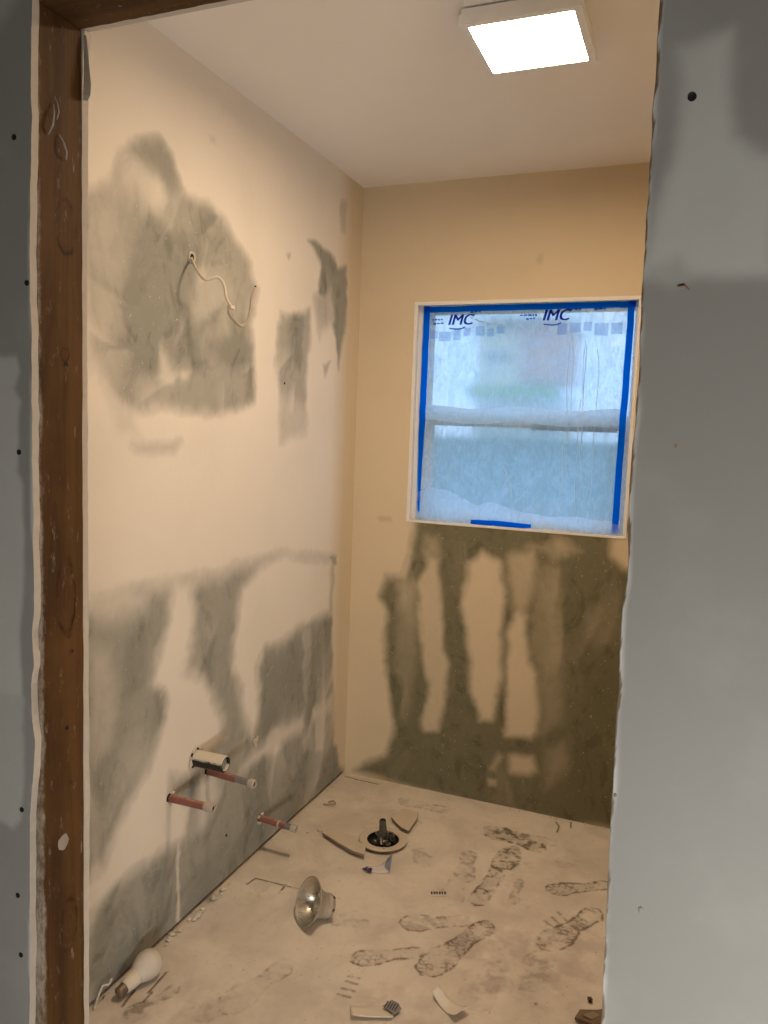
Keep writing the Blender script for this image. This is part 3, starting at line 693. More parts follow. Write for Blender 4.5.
# ================================================================ window
def rough_glass():
    k = NT('hazy_glass'); k.p.inputs['Transmission Weight'].default_value = 1.0; k.p.inputs['IOR'].default_value = 1.15
    return k.base((.93,.96,.97), .17, 0, .3)
M['pane'] = rough_glass()
w1 = empty('window_1', ((WX0+WX1)/2, YB, WZ0)); w1['kind'] = 'structure'
w1['label'] = 'white double hung window masked with film and blue tape'
def wpart(name, bm, mat, parent=w1, smooth=False):
    o = obj(name, bm, mat, parent, smooth); o.matrix_parent_inverse = Matrix.Identity(4)
    base = parent.location if parent is w1 else Vector((0,0,0))
    if parent is w1:
        for v in o.data.vertices: v.co -= w1.location
    return o
def wbox(name, x0, x1, y0, y1, z0, z1, mat, bev=0.0): return wpart(name, add_box(bmesh.new(), x0, x1, y0, y1, z0, z1, bev), mat)
RB = YB+.170
wbox('reveal', WX0-.012, WX0, YB+.0005, RB, WZ0-.012, WZ1+.012, M['bead'])
wbox('reveal', WX1, WX1+.012, YB+.0005, RB, WZ0-.012, WZ1+.012, M['bead'])
wbox('reveal', WX0, WX1, YB+.0005, RB, WZ1, WZ1+.012, M['bead'])
wbox('sill', WX0, WX1, YB+.0005, RB, WZ0-.012, WZ0, M['bead'])
# slim plaster bead standing just proud of the wall around the opening
for (x0, x1, z0, z1) in ((WX0-.004, WX0+.010, WZ0-.004, WZ1+.004), (WX1-.006, WX1+.004, WZ0-.004, WZ1+.004), (WX0+.010, WX1-.006, WZ1-.010, WZ1+.004), (WX0+.010, WX1-.006, WZ0-.006, WZ0+.004)):
    wbox('corner_bead', x0, x1, YB-.003, YB+.006, z0, z1, M['bead'], .0015)
FX0, FX1, FZ0, FZ1 = -1.051, -.241, 1.128, 1.972      # clear opening inside the vinyl frame
for (x0, x1, z0, z1) in ((WX0, FX0, WZ0, WZ1), (FX1, WX1, WZ0, WZ1), (FX0, FX1, FZ1, WZ1), (FX0, FX1, WZ0, FZ0)):
    wbox('window_frame', x0, x1, YB+.046, RB, z0, z1, M['vinyl'], .002)
# upper sash (outer track)
US0, US1 = YB+.135, YB+.157
wbox('sash_stile', FX0, FX0+.010, US0, US1, 1.50, FZ1, M['vinyl'], .001); wbox('sash_stile', FX1-.010, FX1, US0, US1, 1.50, FZ1, M['vinyl'], .001)
wbox('sash_rail', FX0+.010, FX1-.010, US0, US1, FZ1-.018, FZ1, M['vinyl'], .001); wbox('meeting_rail', FX0+.010, FX1-.010, US0, US1, 1.505, 1.545, M['vinyl'], .001)
wbox('pane', FX0+.010, FX1-.010, US0+.008, US0+.012, 1.545, FZ1-.018, M['pane'])
# lower sash (inner track)
LS0, LS1 = YB+.098, YB+.126
wbox('sash_stile', FX0, FX0+.036, LS0, LS1, FZ0, 1.560, M['vinyl'], .002); wbox('sash_stile', FX1-.036, FX1, LS0, LS1, FZ0, 1.560, M['vinyl'], .002)
wbox('sash_rail', FX0+.036, FX1-.036, LS0, LS1, FZ0, FZ0+.028, M['vinyl'], .002); wbox('meeting_rail', FX0+.036, FX1-.036, LS0, LS1, 1.515, 1.560, M['vinyl'], .002)
wbox('pane', FX0+.036, FX1-.036, LS0+.012, LS0+.016, FZ0+.028, 1.515, M['pane'])
wbox('weatherstrip', -.61, -.285, LS0-.003, LS0-.0002, 1.497, 1.515, plain('brown_weatherstrip', (.10,.05,.03), .8))

# masking film
def film_mat(name, dens, tint=(.72,.86,1.0)):
    k = NT(name); k.n.remove(k.p)
    tr = k.new('ShaderNodeBsdfTranslucent'); tr.inputs['Color'].default_value = (*tint, 1)
    tp = k.new('ShaderNodeBsdfTransparent'); tp.inputs['Color'].default_value = (.95,.97,.98,1)
    gl = k.new('ShaderNodeBsdfGlossy'); gl.inputs['Roughness'].default_value = .35
    n1 = k.noise(24, 6, .7, k.coord((1,1,.6)), 1.2); n2 = k.noise(90, 5, .7, k.coord((1,1,.25)), .8)
    f = k.math('ADD', dens, k.math('ADD', k.math('MULTIPLY', k.math('SUBTRACT', k.ramp(n1, .42, .62), .5), .16), k.math('MULTIPLY', k.math('SUBTRACT', k.ramp(n2, .45, .6), .5), .10)), clamp=True)
    m1 = k.new('ShaderNodeMixShader'); k.put(m1.inputs[0], f); k.l(tp.outputs[0], m1.inputs[1]); k.l(tr.outputs[0], m1.inputs[2])
    m2 = k.new('ShaderNodeMixShader'); m2.inputs[0].default_value = .04; k.l(m1.outputs[0], m2.inputs[1]); k.l(gl.outputs[0], m2.inputs[2])
    k.l(m2.outputs[0], k.out.inputs['Surface']); return k.m
M['film'] = film_mat('masking_film', .66); M['fold_and_rail_glow'] = film_mat('masking_film_doubled', .95, (.90,.96,1.0))
FILM_Y = YB+.038
def film_relief(u, v):
    w = (vnoise(u*1.4, v*.5, 30, 81, 3)-.5)*.006 + (vnoise(u, v, 9, 82, 2)-.5)*.008
    w += -.004*np.exp(-((u+.46+.03*np.sin(v*6))/.006)**2) - .004*np.exp(-((u+.40-.02*np.sin(v*5))/.005)**2)
    ed = np.minimum(np.minimum(u-FX0, FX1-u), FZ1-v)
    return w*np.clip(ed/.05, 0, 1) + .008*np.clip((ed+.004)/.02, 0, 1)*0
film = empty('masking_film', ((WX0+WX1)/2, FILM_Y, FZ0))
tag(film, 'hazy plastic masking film taped over the window', 'film')
def fpart(o):
    o.parent = film
    for v in o.data.vertices: v.co -= film.location
    return o
fpart(grid_mesh('sheet', np.linspace(FX0-.004, FX1+.004, 110), np.linspace(WZ0+.006, FZ1+.004, 110), lambda x, z, h: (x, FILM_Y+h, z), M['film'], relief=film_relief))
# doubled film bunched up over the sill
tops = [(-1.048, 1.235), (-.98, 1.255), (-.93, 1.25), (-.86, 1.215), (-.80, 1.195), (-.75, 1.21), (-.69, 1.195), (-.62, 1.178), (-.50, 1.17), (-.40, 1.178), (-.32, 1.165), (-.25, 1.17)]
us = np.linspace(-1.046, -.250, 90); tz = np.interp(us, [q[0] for q in tops], [q[1] for q in tops]) + (vnoise(us, us*0, 22, 91, 3)-.5)*.018
bm = bmesh.new(); rows = []
for j in range(11):
    t = j/10
    rows.append([bm.verts.new((x, FILM_Y-.006-.004*math.sin(t*3+x*20)-.006*(1-t), (WZ0+.003)*(1-t)+z*t)) for x, z in zip(us, tz)])
for a, b in zip(rows, rows[1:]):
    for i in range(len(us)-1): bm.faces.new((a[i], a[i+1], b[i+1], b[i]))
fpart(obj('fold_and_rail_glow', bm, M['fold_and_rail_glow'], None, True))
bm = bmesh.new(); rows = []  # film strip added along the meeting rail so it glows brighter
for j in range(5):
    rows.append([bm.verts.new((x, FILM_Y-.004-.003*math.sin(j*.8), 1.518+.015*j+(.006*math.sin(x*17) if j in (0, 4) else 0))) for x in np.linspace(-1.028, -.272, 60)])
for p_, q_ in zip(rows, rows[1:]):
    for i in range(59): bm.faces.new((p_[i], p_[i+1], q_[i+1], q_[i]))
fpart(obj('fold_and_rail_glow', bm, M['fold_and_rail_glow'], None, True))
rng = random.Random(77)
for k, x in enumerate((-.470, -.455, -.418, -.405, -.365)):
    zz = [1.86-.05*k*.3, 1.75, 1.66, 1.55, 1.42, 1.30, 1.20][:6 if k % 2 else 7]
    bm = bmesh.new(); add_tube(bm, spline([(x+rng.uniform(-.006, .006), FILM_Y-.004, z) for z in zz], 5), rng.uniform(.0011, .0019), 6)
    fpart(obj('crease', bm, M['fold_and_rail_glow'], None, True))
bm = bmesh.new(); add_tube(bm, spline([(-.70, FILM_Y-.004, 1.36), (-.67, FILM_Y-.004, 1.29), (-.655, FILM_Y-.004, 1.22)], 5), .0016, 6); fpart(obj('crease', bm, M['fold_and_rail_glow'], None, True))
bm = bmesh.new(); add_tube(bm, spline([(-.86, FILM_Y-.004, 1.925), (-.80, FILM_Y-.004, 1.905), (-.73, FILM_Y-.004, 1.895)], 5), .0018, 6); fpart(obj('crease', bm, M['fold_and_rail_glow'], None, True))
# print on the film
def ink(name, col, alpha):
    k = NT(name); k.p.inputs['Alpha'].default_value = alpha; k.p.inputs['Transmission Weight'].default_value = 0
    k.n.remove(k.p)
    tr = k.new('ShaderNodeBsdfTranslucent'); tr.inputs['Color'].default_value = (*col, 1)
    tp = k.new('ShaderNodeBsdfTransparent'); mx = k.new('ShaderNodeMixShader'); mx.inputs[0].default_value = alpha
    k.l(tp.outputs[0], mx.inputs[1]); k.l(tr.outputs[0], mx.inputs[2]); k.l(mx.outputs[0], k.out.inputs['Surface']); return k.m
M['ink'] = ink('blue_print_ink', (.05,.20,.75), .70); M['ink2'] = ink('pale_blue_print', (.32,.46,.88), .24)
def text_mesh(name, body, size, x, z, mat, shear=.25, rot=0.0, y=FILM_Y-.006):
    cu = bpy.data.curves.new('lettering', 'FONT'); cu.body = body; cu.size = size; cu.shear = shear; cu.offset = 0.0; cu.extrude = .00015
    t = bpy.data.objects.new('lettering_source', cu); COL.objects.link(t)
    me = bpy.data.meshes.new_from_object(t.evaluated_get(bpy.context.evaluated_depsgraph_get()))
    bpy.data.objects.remove(t, do_unlink=True); bpy.data.curves.remove(cu)
    T = Matrix.Translation((x, y, z)) @ Matrix.Rotation(rot, 4, 'Y') @ Matrix.Rotation(math.radians(90), 4, 'X')
    me.transform(T)
    bm = bmesh.new()       # heavier strokes: the same letters laid three times a little apart
    for k in range(3):
        me.transform(Matrix.Translation((size*.035*(k > 0), -.0002*(k > 0), 0))); bm.from_mesh(me)
    bm.to_mesh(me); bm.free()
    return fpart(link(name, me, mat))
for (x, z) in ((-.953, 1.898), (-.582, 1.908)):
    text_mesh('lettering', 'IMC', .058, x, z, M['ink'])
    bm = bmesh.new()
    add_tube(bm, spline([(x+.01, FILM_Y-.006, z-.014), (x+.05, FILM_Y-.006, z-.017), (x+.075, FILM_Y-.006, z-.009)], 4), .0028, 6)
    fpart(obj('print_swash', bm, M['ink']))
for (x, z, n) in ((-1.015, 1.915, 4), (-1.010, 1.900, 3), (-.665, 1.925, 5), (-.640, 1.912, 3), (-.86, 1.943, 3), (-.49, 1.945, 4), (-.39, 1.943, 3)):
    rng = random.Random(int(z*1000+n))
    for k in range(n):
        L = rng.uniform(.006, .014)
        bm = bmesh.new(); add_box(bm, x, x+L, FILM_Y-.0064, FILM_Y-.006, z+rng.uniform(-.002, .002), z+rng.uniform(.005, .008))
        fpart(obj('print_mark', bm, M['ink'])); x += L+.003
for (x0, x1, z0, z1) in ((-1.022, -.99, 1.845, 1.875), (-.985, -.935, 1.835, 1.872), (-.925, -.895, 1.838, 1.885), (-.885, -.855, 1.855, 1.885), (-.835, -.80, 1.855, 1.89), (-.790, -.762, 1.852, 1.88), (-.752, -.72, 1.862, 1.89),
                         (-.52, -.485, 1.855, 1.895), (-.475, -.435, 1.862, 1.898), (-.425, -.395, 1.868, 1.9), (-.385, -.335, 1.85, 1.895), (-.325, -.285, 1.855, 1.895)):
    bm = bmesh.new(); add_box(bm, x0, x1, FILM_Y-.0064, FILM_Y-.006, z0, z1); fpart(obj('print_block', bm, M['ink2']))

# painter's tape
def tape_mat():
    k = NT('blue_painters_tape'); k.n.remove(k.p)
    n = k.noise(180, 3); c = k.mix(k.math('MULTIPLY', n, .4), (.0,.14,.60), (.0,.22,.78))
    df = k.new('ShaderNodeBsdfDiffuse'); tr = k.new('ShaderNodeBsdfTranslucent'); mx = k.new('ShaderNodeMixShader')
    k.l(c, df.inputs[0]); tr.inputs[0].default_value = (.01,.46,1.0,1); mx.inputs[0].default_value = .84
    k.l(df.outputs[0], mx.inputs[1]); k.l(tr.outputs[0], mx.inputs[2]); k.l(mx.outputs[0], k.out.inputs['Surface']); return k.m
M['tape'] = tape_mat()
def tape(pts, widths, label, y=FILM_Y-.0075, across=Vector((1,0,0)), seed=0):
    bm = bmesh.new(); rng = random.Random(seed); P = [Vector((a, y, b)) for a, b in pts]; rows = []
    for p, w in zip(P, widths):
        j = rng.uniform(-.0012, .0012); d = Vector((0, rng.uniform(-.001, .001), 0))
        rows.append([bm.verts.new(p+across*(-w/2+j)+d), bm.verts.new(p+across*(w/2+j)+d), bm.verts.new(p+across*(w/2+j)+d+Vector((0, .0003, 0))), bm.verts.new(p+across*(-w/2+j)+d+Vector((0, .0003, 0)))])
    for a, b in zip(rows, rows[1:]):
        for k in range(4): bm.faces.new((a[k], a[(k+1)%4], b[(k+1)%4], b[k]))
    bm.faces.new(rows[0]); bm.faces.new(rows[-1][::-1])
    o = obj('painters_tape', bm, M['tape']); tag(o, label, 'tape', 'blue tape around the window'); return o
def seg(a, b, n): return [(a[0]+(b[0]-a[0])*i/n, a[1]+(b[1]-a[1])*i/n) for i in range(n+1)]
tape(seg((-1.038, 1.972), (-1.041, 1.150), 20), [.026]*12+[.025, .023, .021, .019, .017, .015, .013, .011, .008], 'blue tape strip down the left side of the window film', seed=1)
tape(seg((-.258, 1.972), (-.266, 1.124), 20), [.024]*21, 'blue tape strip down the right side of the window film', seed=2)
tape(seg((-1.051, 1.958), (-.243, 1.960), 20), [.022]*21, 'blue tape strip along the top of the window film', y=FILM_Y-.0066, across=Vector((0,0,1)), seed=3)
tape(seg((-.815, 1.128), (-.575, 1.127), 8), [.016, .02, .021, .021, .022, .021, .021, .019, .014], 'short piece of blue tape on the sill below the film', y=FILM_Y-.0195, across=Vector((0,.12,1)).normalized(), seed=4)

# ---------------------------------------------------------------- outside the window
box('ground_outside', -30, 20, YB+.4, 60, -.9, -.6, plain('lawn', (.16,.22,.10), .95, var=.2, scale=3))['kind'] = 'structure'
fn = empty('board_fence', (-3.0, 8.0, -.6)); tag(fn, 'grey fence blurred behind the lower sash', 'fence')
fm = plain('weathered_fence', (.24,.32,.28), .9, var=.2, scale=5)
for i in range(30): box('fence_board', -4.0+i*.30, -4.0+i*.30+.29, -.01, .01, 0, 2.05, fm, fn)
hs = empty('house', (-6.55, 30.0, -.6)); tag(hs, 'beige house blurred behind the upper sash', 'house')
box('wall', -1.65, .05, 0, 4, 3.75, 6.35, plain('beige_render', (.95,.80,.60), .9, var=.03), hs)
box('wall', .05, 1.62, -.2, 4, 4.2, 6.35, plain('red_brown_cladding', (.80,.42,.32), .9, var=.03), hs)
box('roof', -1.75, 1.72, -.4, 4.2, 6.35, 6.5, plain('dark_roof', (.20,.17,.17), .9), hs)
box('footing', -1.65, 1.62, .01, 4, 0, 3.74, plain('pale_render', (.85,.90,.92), .9), hs)
box('window', -1.4, -.3, -.03, .0, 5.0, 5.25, plain('dark_pane', (.10,.12,.14), .3), hs)
box('hedge_strip', -1.75, 1.62, -1.0, -.4, 3.55, 4.0, plain('hedge_green', (.30,.55,.16), .95, var=.3, scale=4), hs)

# ================================================================ ceiling light
cl = empty('ceiling_light', (-.432, 1.912, CEIL)); tag(cl, 'square glowing flush ceiling light with white frame', 'light')
S = .136
bm = bmesh.new(); add_box(bm, -S+.008, S-.008, -S+.008, S-.008, -.014, -.0005, .002); obj('base_plate', bm, M['vinyl'], cl)
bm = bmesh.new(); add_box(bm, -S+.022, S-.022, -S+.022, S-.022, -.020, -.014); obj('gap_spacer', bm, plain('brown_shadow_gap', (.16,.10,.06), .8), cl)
bm = bmesh.new(); add_box(bm, -S+.004, S-.004, -S+.004, S-.004, -.034, -.020, .002); obj('housing', bm, M['vinyl'], cl)
bm = bmesh.new()
for (x0, x1, y0, y1) in ((-S, -S+.018, -S, S), (S-.018, S, -S, S), (-S+.018, S-.018, -S, -S+.018), (-S+.018, S-.018, S-.018, S)):
    add_box(bm, x0, x1, y0, y1, -.056, -.034)
obj('trim_frame', bm, M['vinyl'], cl)
ke = NT('lit_diffuser'); ke.n.remove(ke.p); em = ke.new('ShaderNodeEmission'); em.inputs['Color'].default_value = (*LAMP_COLOR, 1); em.inputs['Strength'].default_value = LAMP_STRENGTH
ke.l(em.outputs[0], ke.out.inputs['Surface'])
bm = bmesh.new(); add_box(bm, -S+.018, S-.018, -S+.018, S-.018, -.0535, -.040); obj('diffuser', bm, ke.m, cl)

# ================================================================ cable hanging from the left wall
cb = empty('electrical_cable', (XL, 1.828, 1.922)); tag(cb, 'pale electrical cable curling out of a hole in the left wall', 'cable')
CABLE = [(-1.3222, 1.8337, 1.9238), (-1.2982, 1.8096, 1.9044), (-1.2682, 1.7859, 1.8773), (-1.2432, 1.7822, 1.8524), (-1.2282, 1.7923, 1.8537), (-1.2182, 1.8051, 1.861), (-1.2132, 1.8213, 1.8535), (-1.2082, 1.8286, 1.8337), (-1.2032, 1.8264, 1.8122), (-1.1982, 1.8436, 1.7885), (-1.1982, 1.8344, 1.7712), (-1.1932, 1.8566, 1.7531), (-1.1882, 1.8792, 1.7428), (-1.1832, 1.9015, 1.7566), (-1.1832, 1.9161, 1.786), (-1.1832, 1.9252, 1.8257), (-1.1882, 1.9482, 1.8573)]
CABLE_CUT = 9

mc = plain('cable_sheath', (.62,.55,.45), .6, var=.2, scale=60)
path = [Vector(q)-Vector(cb.location) for q in CABLE]
bm = bmesh.new(); add_tube(bm, spline(path[:CABLE_CUT+1], 6), .0038, 9); obj('sheath', bm, mc, cb, True)
bm = bmesh.new(); add_tube(bm, spline(path[CABLE_CUT:], 6), .0040, 9); obj('sheath', bm, plain('cable_sheath_grey', (.40,.35,.28), .6, var=.2, scale=60), cb, True)
e0, e1 = path[-2], path[-1]; d = (e1-e0).normalized()
bm = bmesh.new(); add_tube(bm, [e1-d*.004, e1+d*.006], .0034, 9); obj('cable_end', bm, M['black'], cb)
pj = path[CABLE_CUT]
bm = bmesh.new(); add_box(bm, pj.x-.007, pj.x+.007, pj.y-.010, pj.y+.010, pj.z-.006, pj.z+.004, .002); obj('cut_sleeve', bm, mc, cb)
TX = Matrix.Translation((.0015, 0, 0)) @ Matrix.Rotation(math.radians(90), 4, 'Y')
bm = bmesh.new(); add_lathe(bm, [(.009, -.003), (.0095, .003), (.0125, .0045), (.0155, .003), (.016, -.003)], 20, TX); obj('hole_rim', bm, plain('chipped_plaster_rim', (.60,.55,.47), .9, var=.3), cb)
bm = bmesh.new(); add_lathe(bm, [(0, .0015), (.0095, .0015), (.0095, -.003), (0, -.003)], 16, TX); obj('hole', bm, M['black'], cb)

# ================================================================ pipes on the left wall
copper = plain('red_brown_copper', (.25,.10,.078), .55, .0, .35, var=.35, scale=70, dust=1.1, dust_col=(.40,.25,.20))
capm = plain('dusty_pipe_cap', (.50,.44,.38), .55, .2, .4, var=.3, scale=70)
greym = plain('bare_grey_pipe', (.26,.24,.24), .45, .5, .4, var=.3, scale=70)
plast = plain('crumbled_plaster', (.62,.56,.47), .95, var=.3, scale=80)
RX = Matrix.Rotation(math.radians(90), 4, 'Y')
def lump(bm, c, r, rng, sq=(1,1,1)):
    q = bmesh.ops.create_icosphere(bm, subdivisions=1, radius=r)
    for v in q['verts']: v.co = Vector(c) + Vector((v.co.x*sq[0], v.co.y*sq[1], v.co.z*sq[2]))*rng.uniform(.7, 1.25)
def copper_pipe(y, z, L, label, tilt, grey_from, seed, ring=None):
    t = empty('copper_pipe', (XL, y, z), (0, tilt[0], tilt[1])); tag(t, label, 'pipe', 'capped copper stubs on the left wall')
    r = .0112
    bm = bmesh.new(); add_lathe(bm, [(0, -.012), (r, -.012), (r, L*grey_from), (0, L*grey_from)], 20, RX); obj('tube', bm, copper, t, False)
    if grey_from < .80:
        bm = bmesh.new(); add_lathe(bm, [(r*.9, L*grey_from-.001), (r*.9, L-.018), (0, L-.018)], 20, RX); obj('bare_section', bm, greym, t)
    if ring:
        bm = bmesh.new(); add_lathe(bm, [(r, L*ring-.003), (r*1.12, L*ring-.002), (r*1.12, L*ring+.002), (r, L*ring+.003)], 20, RX); obj('paint_ring', bm, capm, t)
    c0 = L*grey_from if grey_from >= .80 else L-.020
    bm = bmesh.new(); add_lathe(bm, [(0, c0-.001), (r*1.10, c0-.001), (r*1.15, c0+.002), (r*1.15, L-.002), (r*1.05, L), (r*.9, L), (r*.85, L-.004), (0, L-.005)], 22, RX); o = obj('end_cap', bm, capm, t)
    bm = bmesh.new(); add_lathe(bm, [(0, L-.0046), (r*.80, L-.0042), (r*.80, L-.006)], 16, RX); obj('cap_recess', bm, M['black'], o)
    rng = random.Random(seed); bm = bmesh.new()
    for k in range(7):
        a = rng.uniform(0, 6.28); lump(bm, (rng.uniform(.0, .005), (.0165*math.cos(a)), .0155*math.sin(a)), rng.uniform(.004, .0075), rng, (.6, 1, 1))
    obj('plaster_collar', bm, plast, t)
    bm = bmesh.new(); add_lathe(bm, [(0, .0022), (.0150, .0018), (.0155, -.004)], 16, RX); obj('hole', bm, M['black'], t)
    return t
copper_pipe(1.758, .413, .146, 'leftmost red brown copper stub, with a short pale end cap', (.0, .02), .80, 1)
copper_pipe(1.944, .418, .166, 'copper stub just under the wide drain pipe, grey bare end', (.05, .0), .60, 2)
copper_pipe(2.262, .120, .144, 'copper stub nearest the floor and far corner', (.055, .0), .70, 3, .52)
dp = empty('drain_pipe', (XL, 1.881, .484)); tag(dp, 'wide black drain pipe stub coated with pale dust on top', 'pipe')
r = .0245; L = .104
dm = plain('black_plastic_dusty', (.018,.017,.015), .45, .0, .4, var=.2, scale=50, dust=.55, dust_col=(.58,.52,.42), dw=.25)
bm = bmesh.new(); add_lathe(bm, [(0, -.01), (r, -.01), (r, L-.003), (r-.002, L), (r-.005, L), (r-.006, L-.003), (r-.006, L-.012), (0, L-.013)], 36, RX); obj('tube', bm, dm, dp, False)
bm = bmesh.new(); add_lathe(bm, [(0, L-.009), (r-.0075, L-.009), (r-.0075, L-.012), (0, L-.012)], 28, RX); obj('test_plug', bm, plain('grey_plug', (.30,.31,.31), .6, var=.2), dp)
rng = random.Random(9); bm = bmesh.new()
for k in range(12):
    a = 2*math.pi*k/12+rng.uniform(-.2, .2); lump(bm, (.002, .030*math.cos(a), .029*math.sin(a)), rng.uniform(.006, .010), rng, (.6, 1, 1))
obj('plaster_collar', bm, plast, dp)
bm = bmesh.new(); add_lathe(bm, [(0, .003), (.029, .002), (.031, -.004)], 24, RX); obj('hole', bm, M['black'], dp)
# plaster knob left on the wall beyond the drain
bm = bmesh.new(); rng = random.Random(12)
for k in range(4): lump(bm, (0, rng.uniform(-.010, .010), rng.uniform(-.02, .02)), .011, rng, (.35, .8, 1.3))
o = obj('plaster_lump', bm, plast); o.location = (XL+.003, 2.215, .40); tag(o, 'smeared plaster lump on the left wall beyond the drain pipe', 'plaster')

# ================================================================ reflector lamp shade on the floor
alu = NT('brushed_aluminium'); n = alu.noise(60, 4, .6, alu.coord((1,1,6))); alu.bump(n, .0001, .15)
alu.base(alu.mix(alu.math('MULTIPLY', n, .35), (.62,.59,.53), (.42,.39,.34)), alu.ramp(n, .3, .7, .24, .42), 1.0, .5)
aluo = plain('dusty_aluminium_outside', (.52,.48,.41), .55, .6, .4, var=.25, scale=50)
R0, R1, LN = .082, .038, .062
phi = math.radians(-131.5)
slope = math.atan((.0845-.041)/.093)
rf = empty('reflector_shade', (-.957, 2.009, 0)); tag(rf, 'aluminium bell reflector lamp shade lying on the floor', 'lamp shade')
ax = Vector((math.cos(phi)*math.cos(slope), math.sin(phi)*math.cos(slope), math.sin(slope)))
side = ax.cross(Vector((0,0,1))).normalized(); up = side.cross(ax)
T = Matrix(((side.x, up.x, ax.x, 0), (side.y, up.y, ax.y, 0), (side.z, up.z, ax.z, 0), (0,0,0,1))) @ Matrix.Diagonal((.84, .84, .84, 1))
prof = [(.045, 0), (.049, .010), (.056, .021), (.065, .032), (.074, .041), (.080, .047), (.083, .051)]
outer = [(a, b) for a, b in prof]
def with_T(bm):
    zmin = None
    for v in bm.verts: v.co = T @ v.co
    return bm
b1 = with_T(add_lathe(bmesh.new(), [(a-.0011, b+.0006) for a, b in prof], 56)); b2 = with_T(add_lathe(bmesh.new(), outer+[(.0845, .0515), (.0845, .053), (.0825, .053)], 56))
b3 = with_T(add_lathe(bmesh.new(), [(0, -.012), (.020, -.012), (.030, -.008), (.0435, .0008)], 40))
b4 = with_T(add_lathe(bmesh.new(), [(.045, .001), (.0455, -.002), (.0435, -.006), (.0425, -.022), (.0435, -.024), (.0435, -.028), (.0405, -.040), (.035, -.044), (0, -.044)], 44))
lo = min(v.co.z for b in (b1, b2, b3, b4) for v in b.verts)
for b in (b1, b2, b3, b4):
    for v in b.verts: v.co.z -= lo - .0008
obj('bowl_inside', b1, alu.m, rf, True); obj('bowl', b2, aluo, rf, True); obj('socket_plate', b3, alu.m, rf, True)
nk = obj('neck', b4, aluo, rf, True)
for k in range(6):
    a = math.radians(20+60*k); bm = bmesh.new()
    add_box(bm, -.005, .005, -.0008, .0008, -.008, .008)
    for v in bm.verts:
        p = v.co.copy(); v.co = T @ (Matrix.Rotation(a, 4, 'Z') @ Vector((p.x, .0425+p.y, -.034+p.z*.6))); v.co.z -= lo-.0008
    obj('vent_slot', bm, plain('dark_vent', (.08,.065,.045), .7), nk)

# ================================================================ dusty bulb by the left wall
BB = Vector((-1.272, 1.487, 0)); ang = math.radians(82)
bl = empty('light_bulb', (BB.x, BB.y, 0)); tag(bl, 'dusty white light bulb lying against the left wall', 'light bulb')
tl = math.radians(10)
axb = Vector((math.cos(ang)*math.cos(tl), math.sin(ang)*math.cos(tl), math.sin(tl))); sd = axb.cross(Vector((0,0,1))).normalized(); ub = sd.cross(axb)
TB = Matrix(((sd.x, ub.x, axb.x, 0), (sd.y, ub.y, axb.y, 0), (sd.z, ub.z, axb.z, 0), (0,0,0,1)))
def lb(prof, n=36):
    bm = add_lathe(bmesh.new(), prof, n)
    for v in bm.verts: v.co = TB @ v.co
    return bm
gb = [(.021, .062), (.026, .072), (.032, .084), (.036, .097), (.037, .108), (.035, .120), (.029, .132), (.019, .140), (.009, .1435), (0, .1445)]
cb_ = [(.0145, .024), (.0175, .026), (.0195, .040), (.0215, .058), (.0215, .063), (.019, .064)]
th = [(0, 0), (.006, 0), (.009, .003)] + [(.0125+(.0013 if k % 2 else 0), .004+.0022*k) for k in range(9)] + [(.0135, .024), (.013, .026)]
bs = [lb(gb), lb(cb_), lb(th, 28)]
lo = min(v.co.z for b in bs for v in b.verts)
for b in bs:
    for v in b.verts: v.co.z -= lo-.0006
gm = NT('dusty_frosted_glass'); gn = gm.noise(40, 4); gm.base(gm.mix(gn, (.60,.55,.49), (.50,.45,.39)), .5, 0, .4)
obj('globe', bs[0], gm.m, bl, True); obj('collar', bs[1], plain('cream_bulb_collar', (.66,.60,.50), .7, var=.15), bl, True)
obj('screw_base', bs[2], plain('tarnished_screw_base', (.24,.18,.13), .5, .5, .4, var=.3), bl, True)

# ================================================================ toilet flange and broken boards around it
FC = Vector((-.950, 2.502, 0))
fg = empty('toilet_flange', FC); tag(fg, 'dusty round toilet flange in the floor stuffed with black plastic', 'flange')
dusty = plain('dust_coated_ring', (.62,.54,.43), .9, var=.2, scale=60)
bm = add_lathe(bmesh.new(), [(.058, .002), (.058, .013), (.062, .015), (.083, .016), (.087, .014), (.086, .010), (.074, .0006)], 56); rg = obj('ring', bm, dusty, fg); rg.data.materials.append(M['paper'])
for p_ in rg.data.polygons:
    if p_.center.z < .013 and math.hypot(p_.center.x, p_.center.y) > .07: p_.material_index = 1  # shade under the ring's rim put into the colour
bm = add_lathe(bmesh.new(), [(0, .0015), (.0575, .0015), (.0578, .012), (.055, .012), (.0545, .002)], 48); obj('well', bm, M['black'], fg)
kb = NT('crumpled_black_plastic'); nb = kb.noise(70, 5, .7); kb.bump(kb.noise(45, 5), .006, .9)
kb.base(kb.mix(kb.ramp(nb, .50, .60), (.010,.009,.008), (.42,.37,.30)), .45, 0, .5); M['bag'] = kb.m
rng = random.Random(21); bm = bmesh.new()
for k in range(20):
    a = rng.uniform(0, 6.28); rr = .043*math.sqrt(rng.random()); q = bmesh.ops.create_icosphere(bm, subdivisions=2, radius=rng.uniform(.009, .015))
    sx, sy, sz = rng.uniform(.6, 1.4), rng.uniform(.6, 1.4), rng.uniform(.5, .9)
    for v in q['verts']: v.co = Vector((rr*math.cos(a)+v.co.x*sx, rr*math.sin(a)+v.co.y*sy, (.016+v.co.z*sz*1.15)))*1.0 + Vector((rng.uniform(-.0025, .0025), rng.uniform(-.0025, .0025), rng.uniform(-.002, .002)))
obj('crumpled_plastic', bm, M['bag'], fg)
bm = bmesh.new(); pts = [(-.004, .004, .004), (-.005, .006, .03), (-.006, .008, .055), (-.007, .010, .078)]
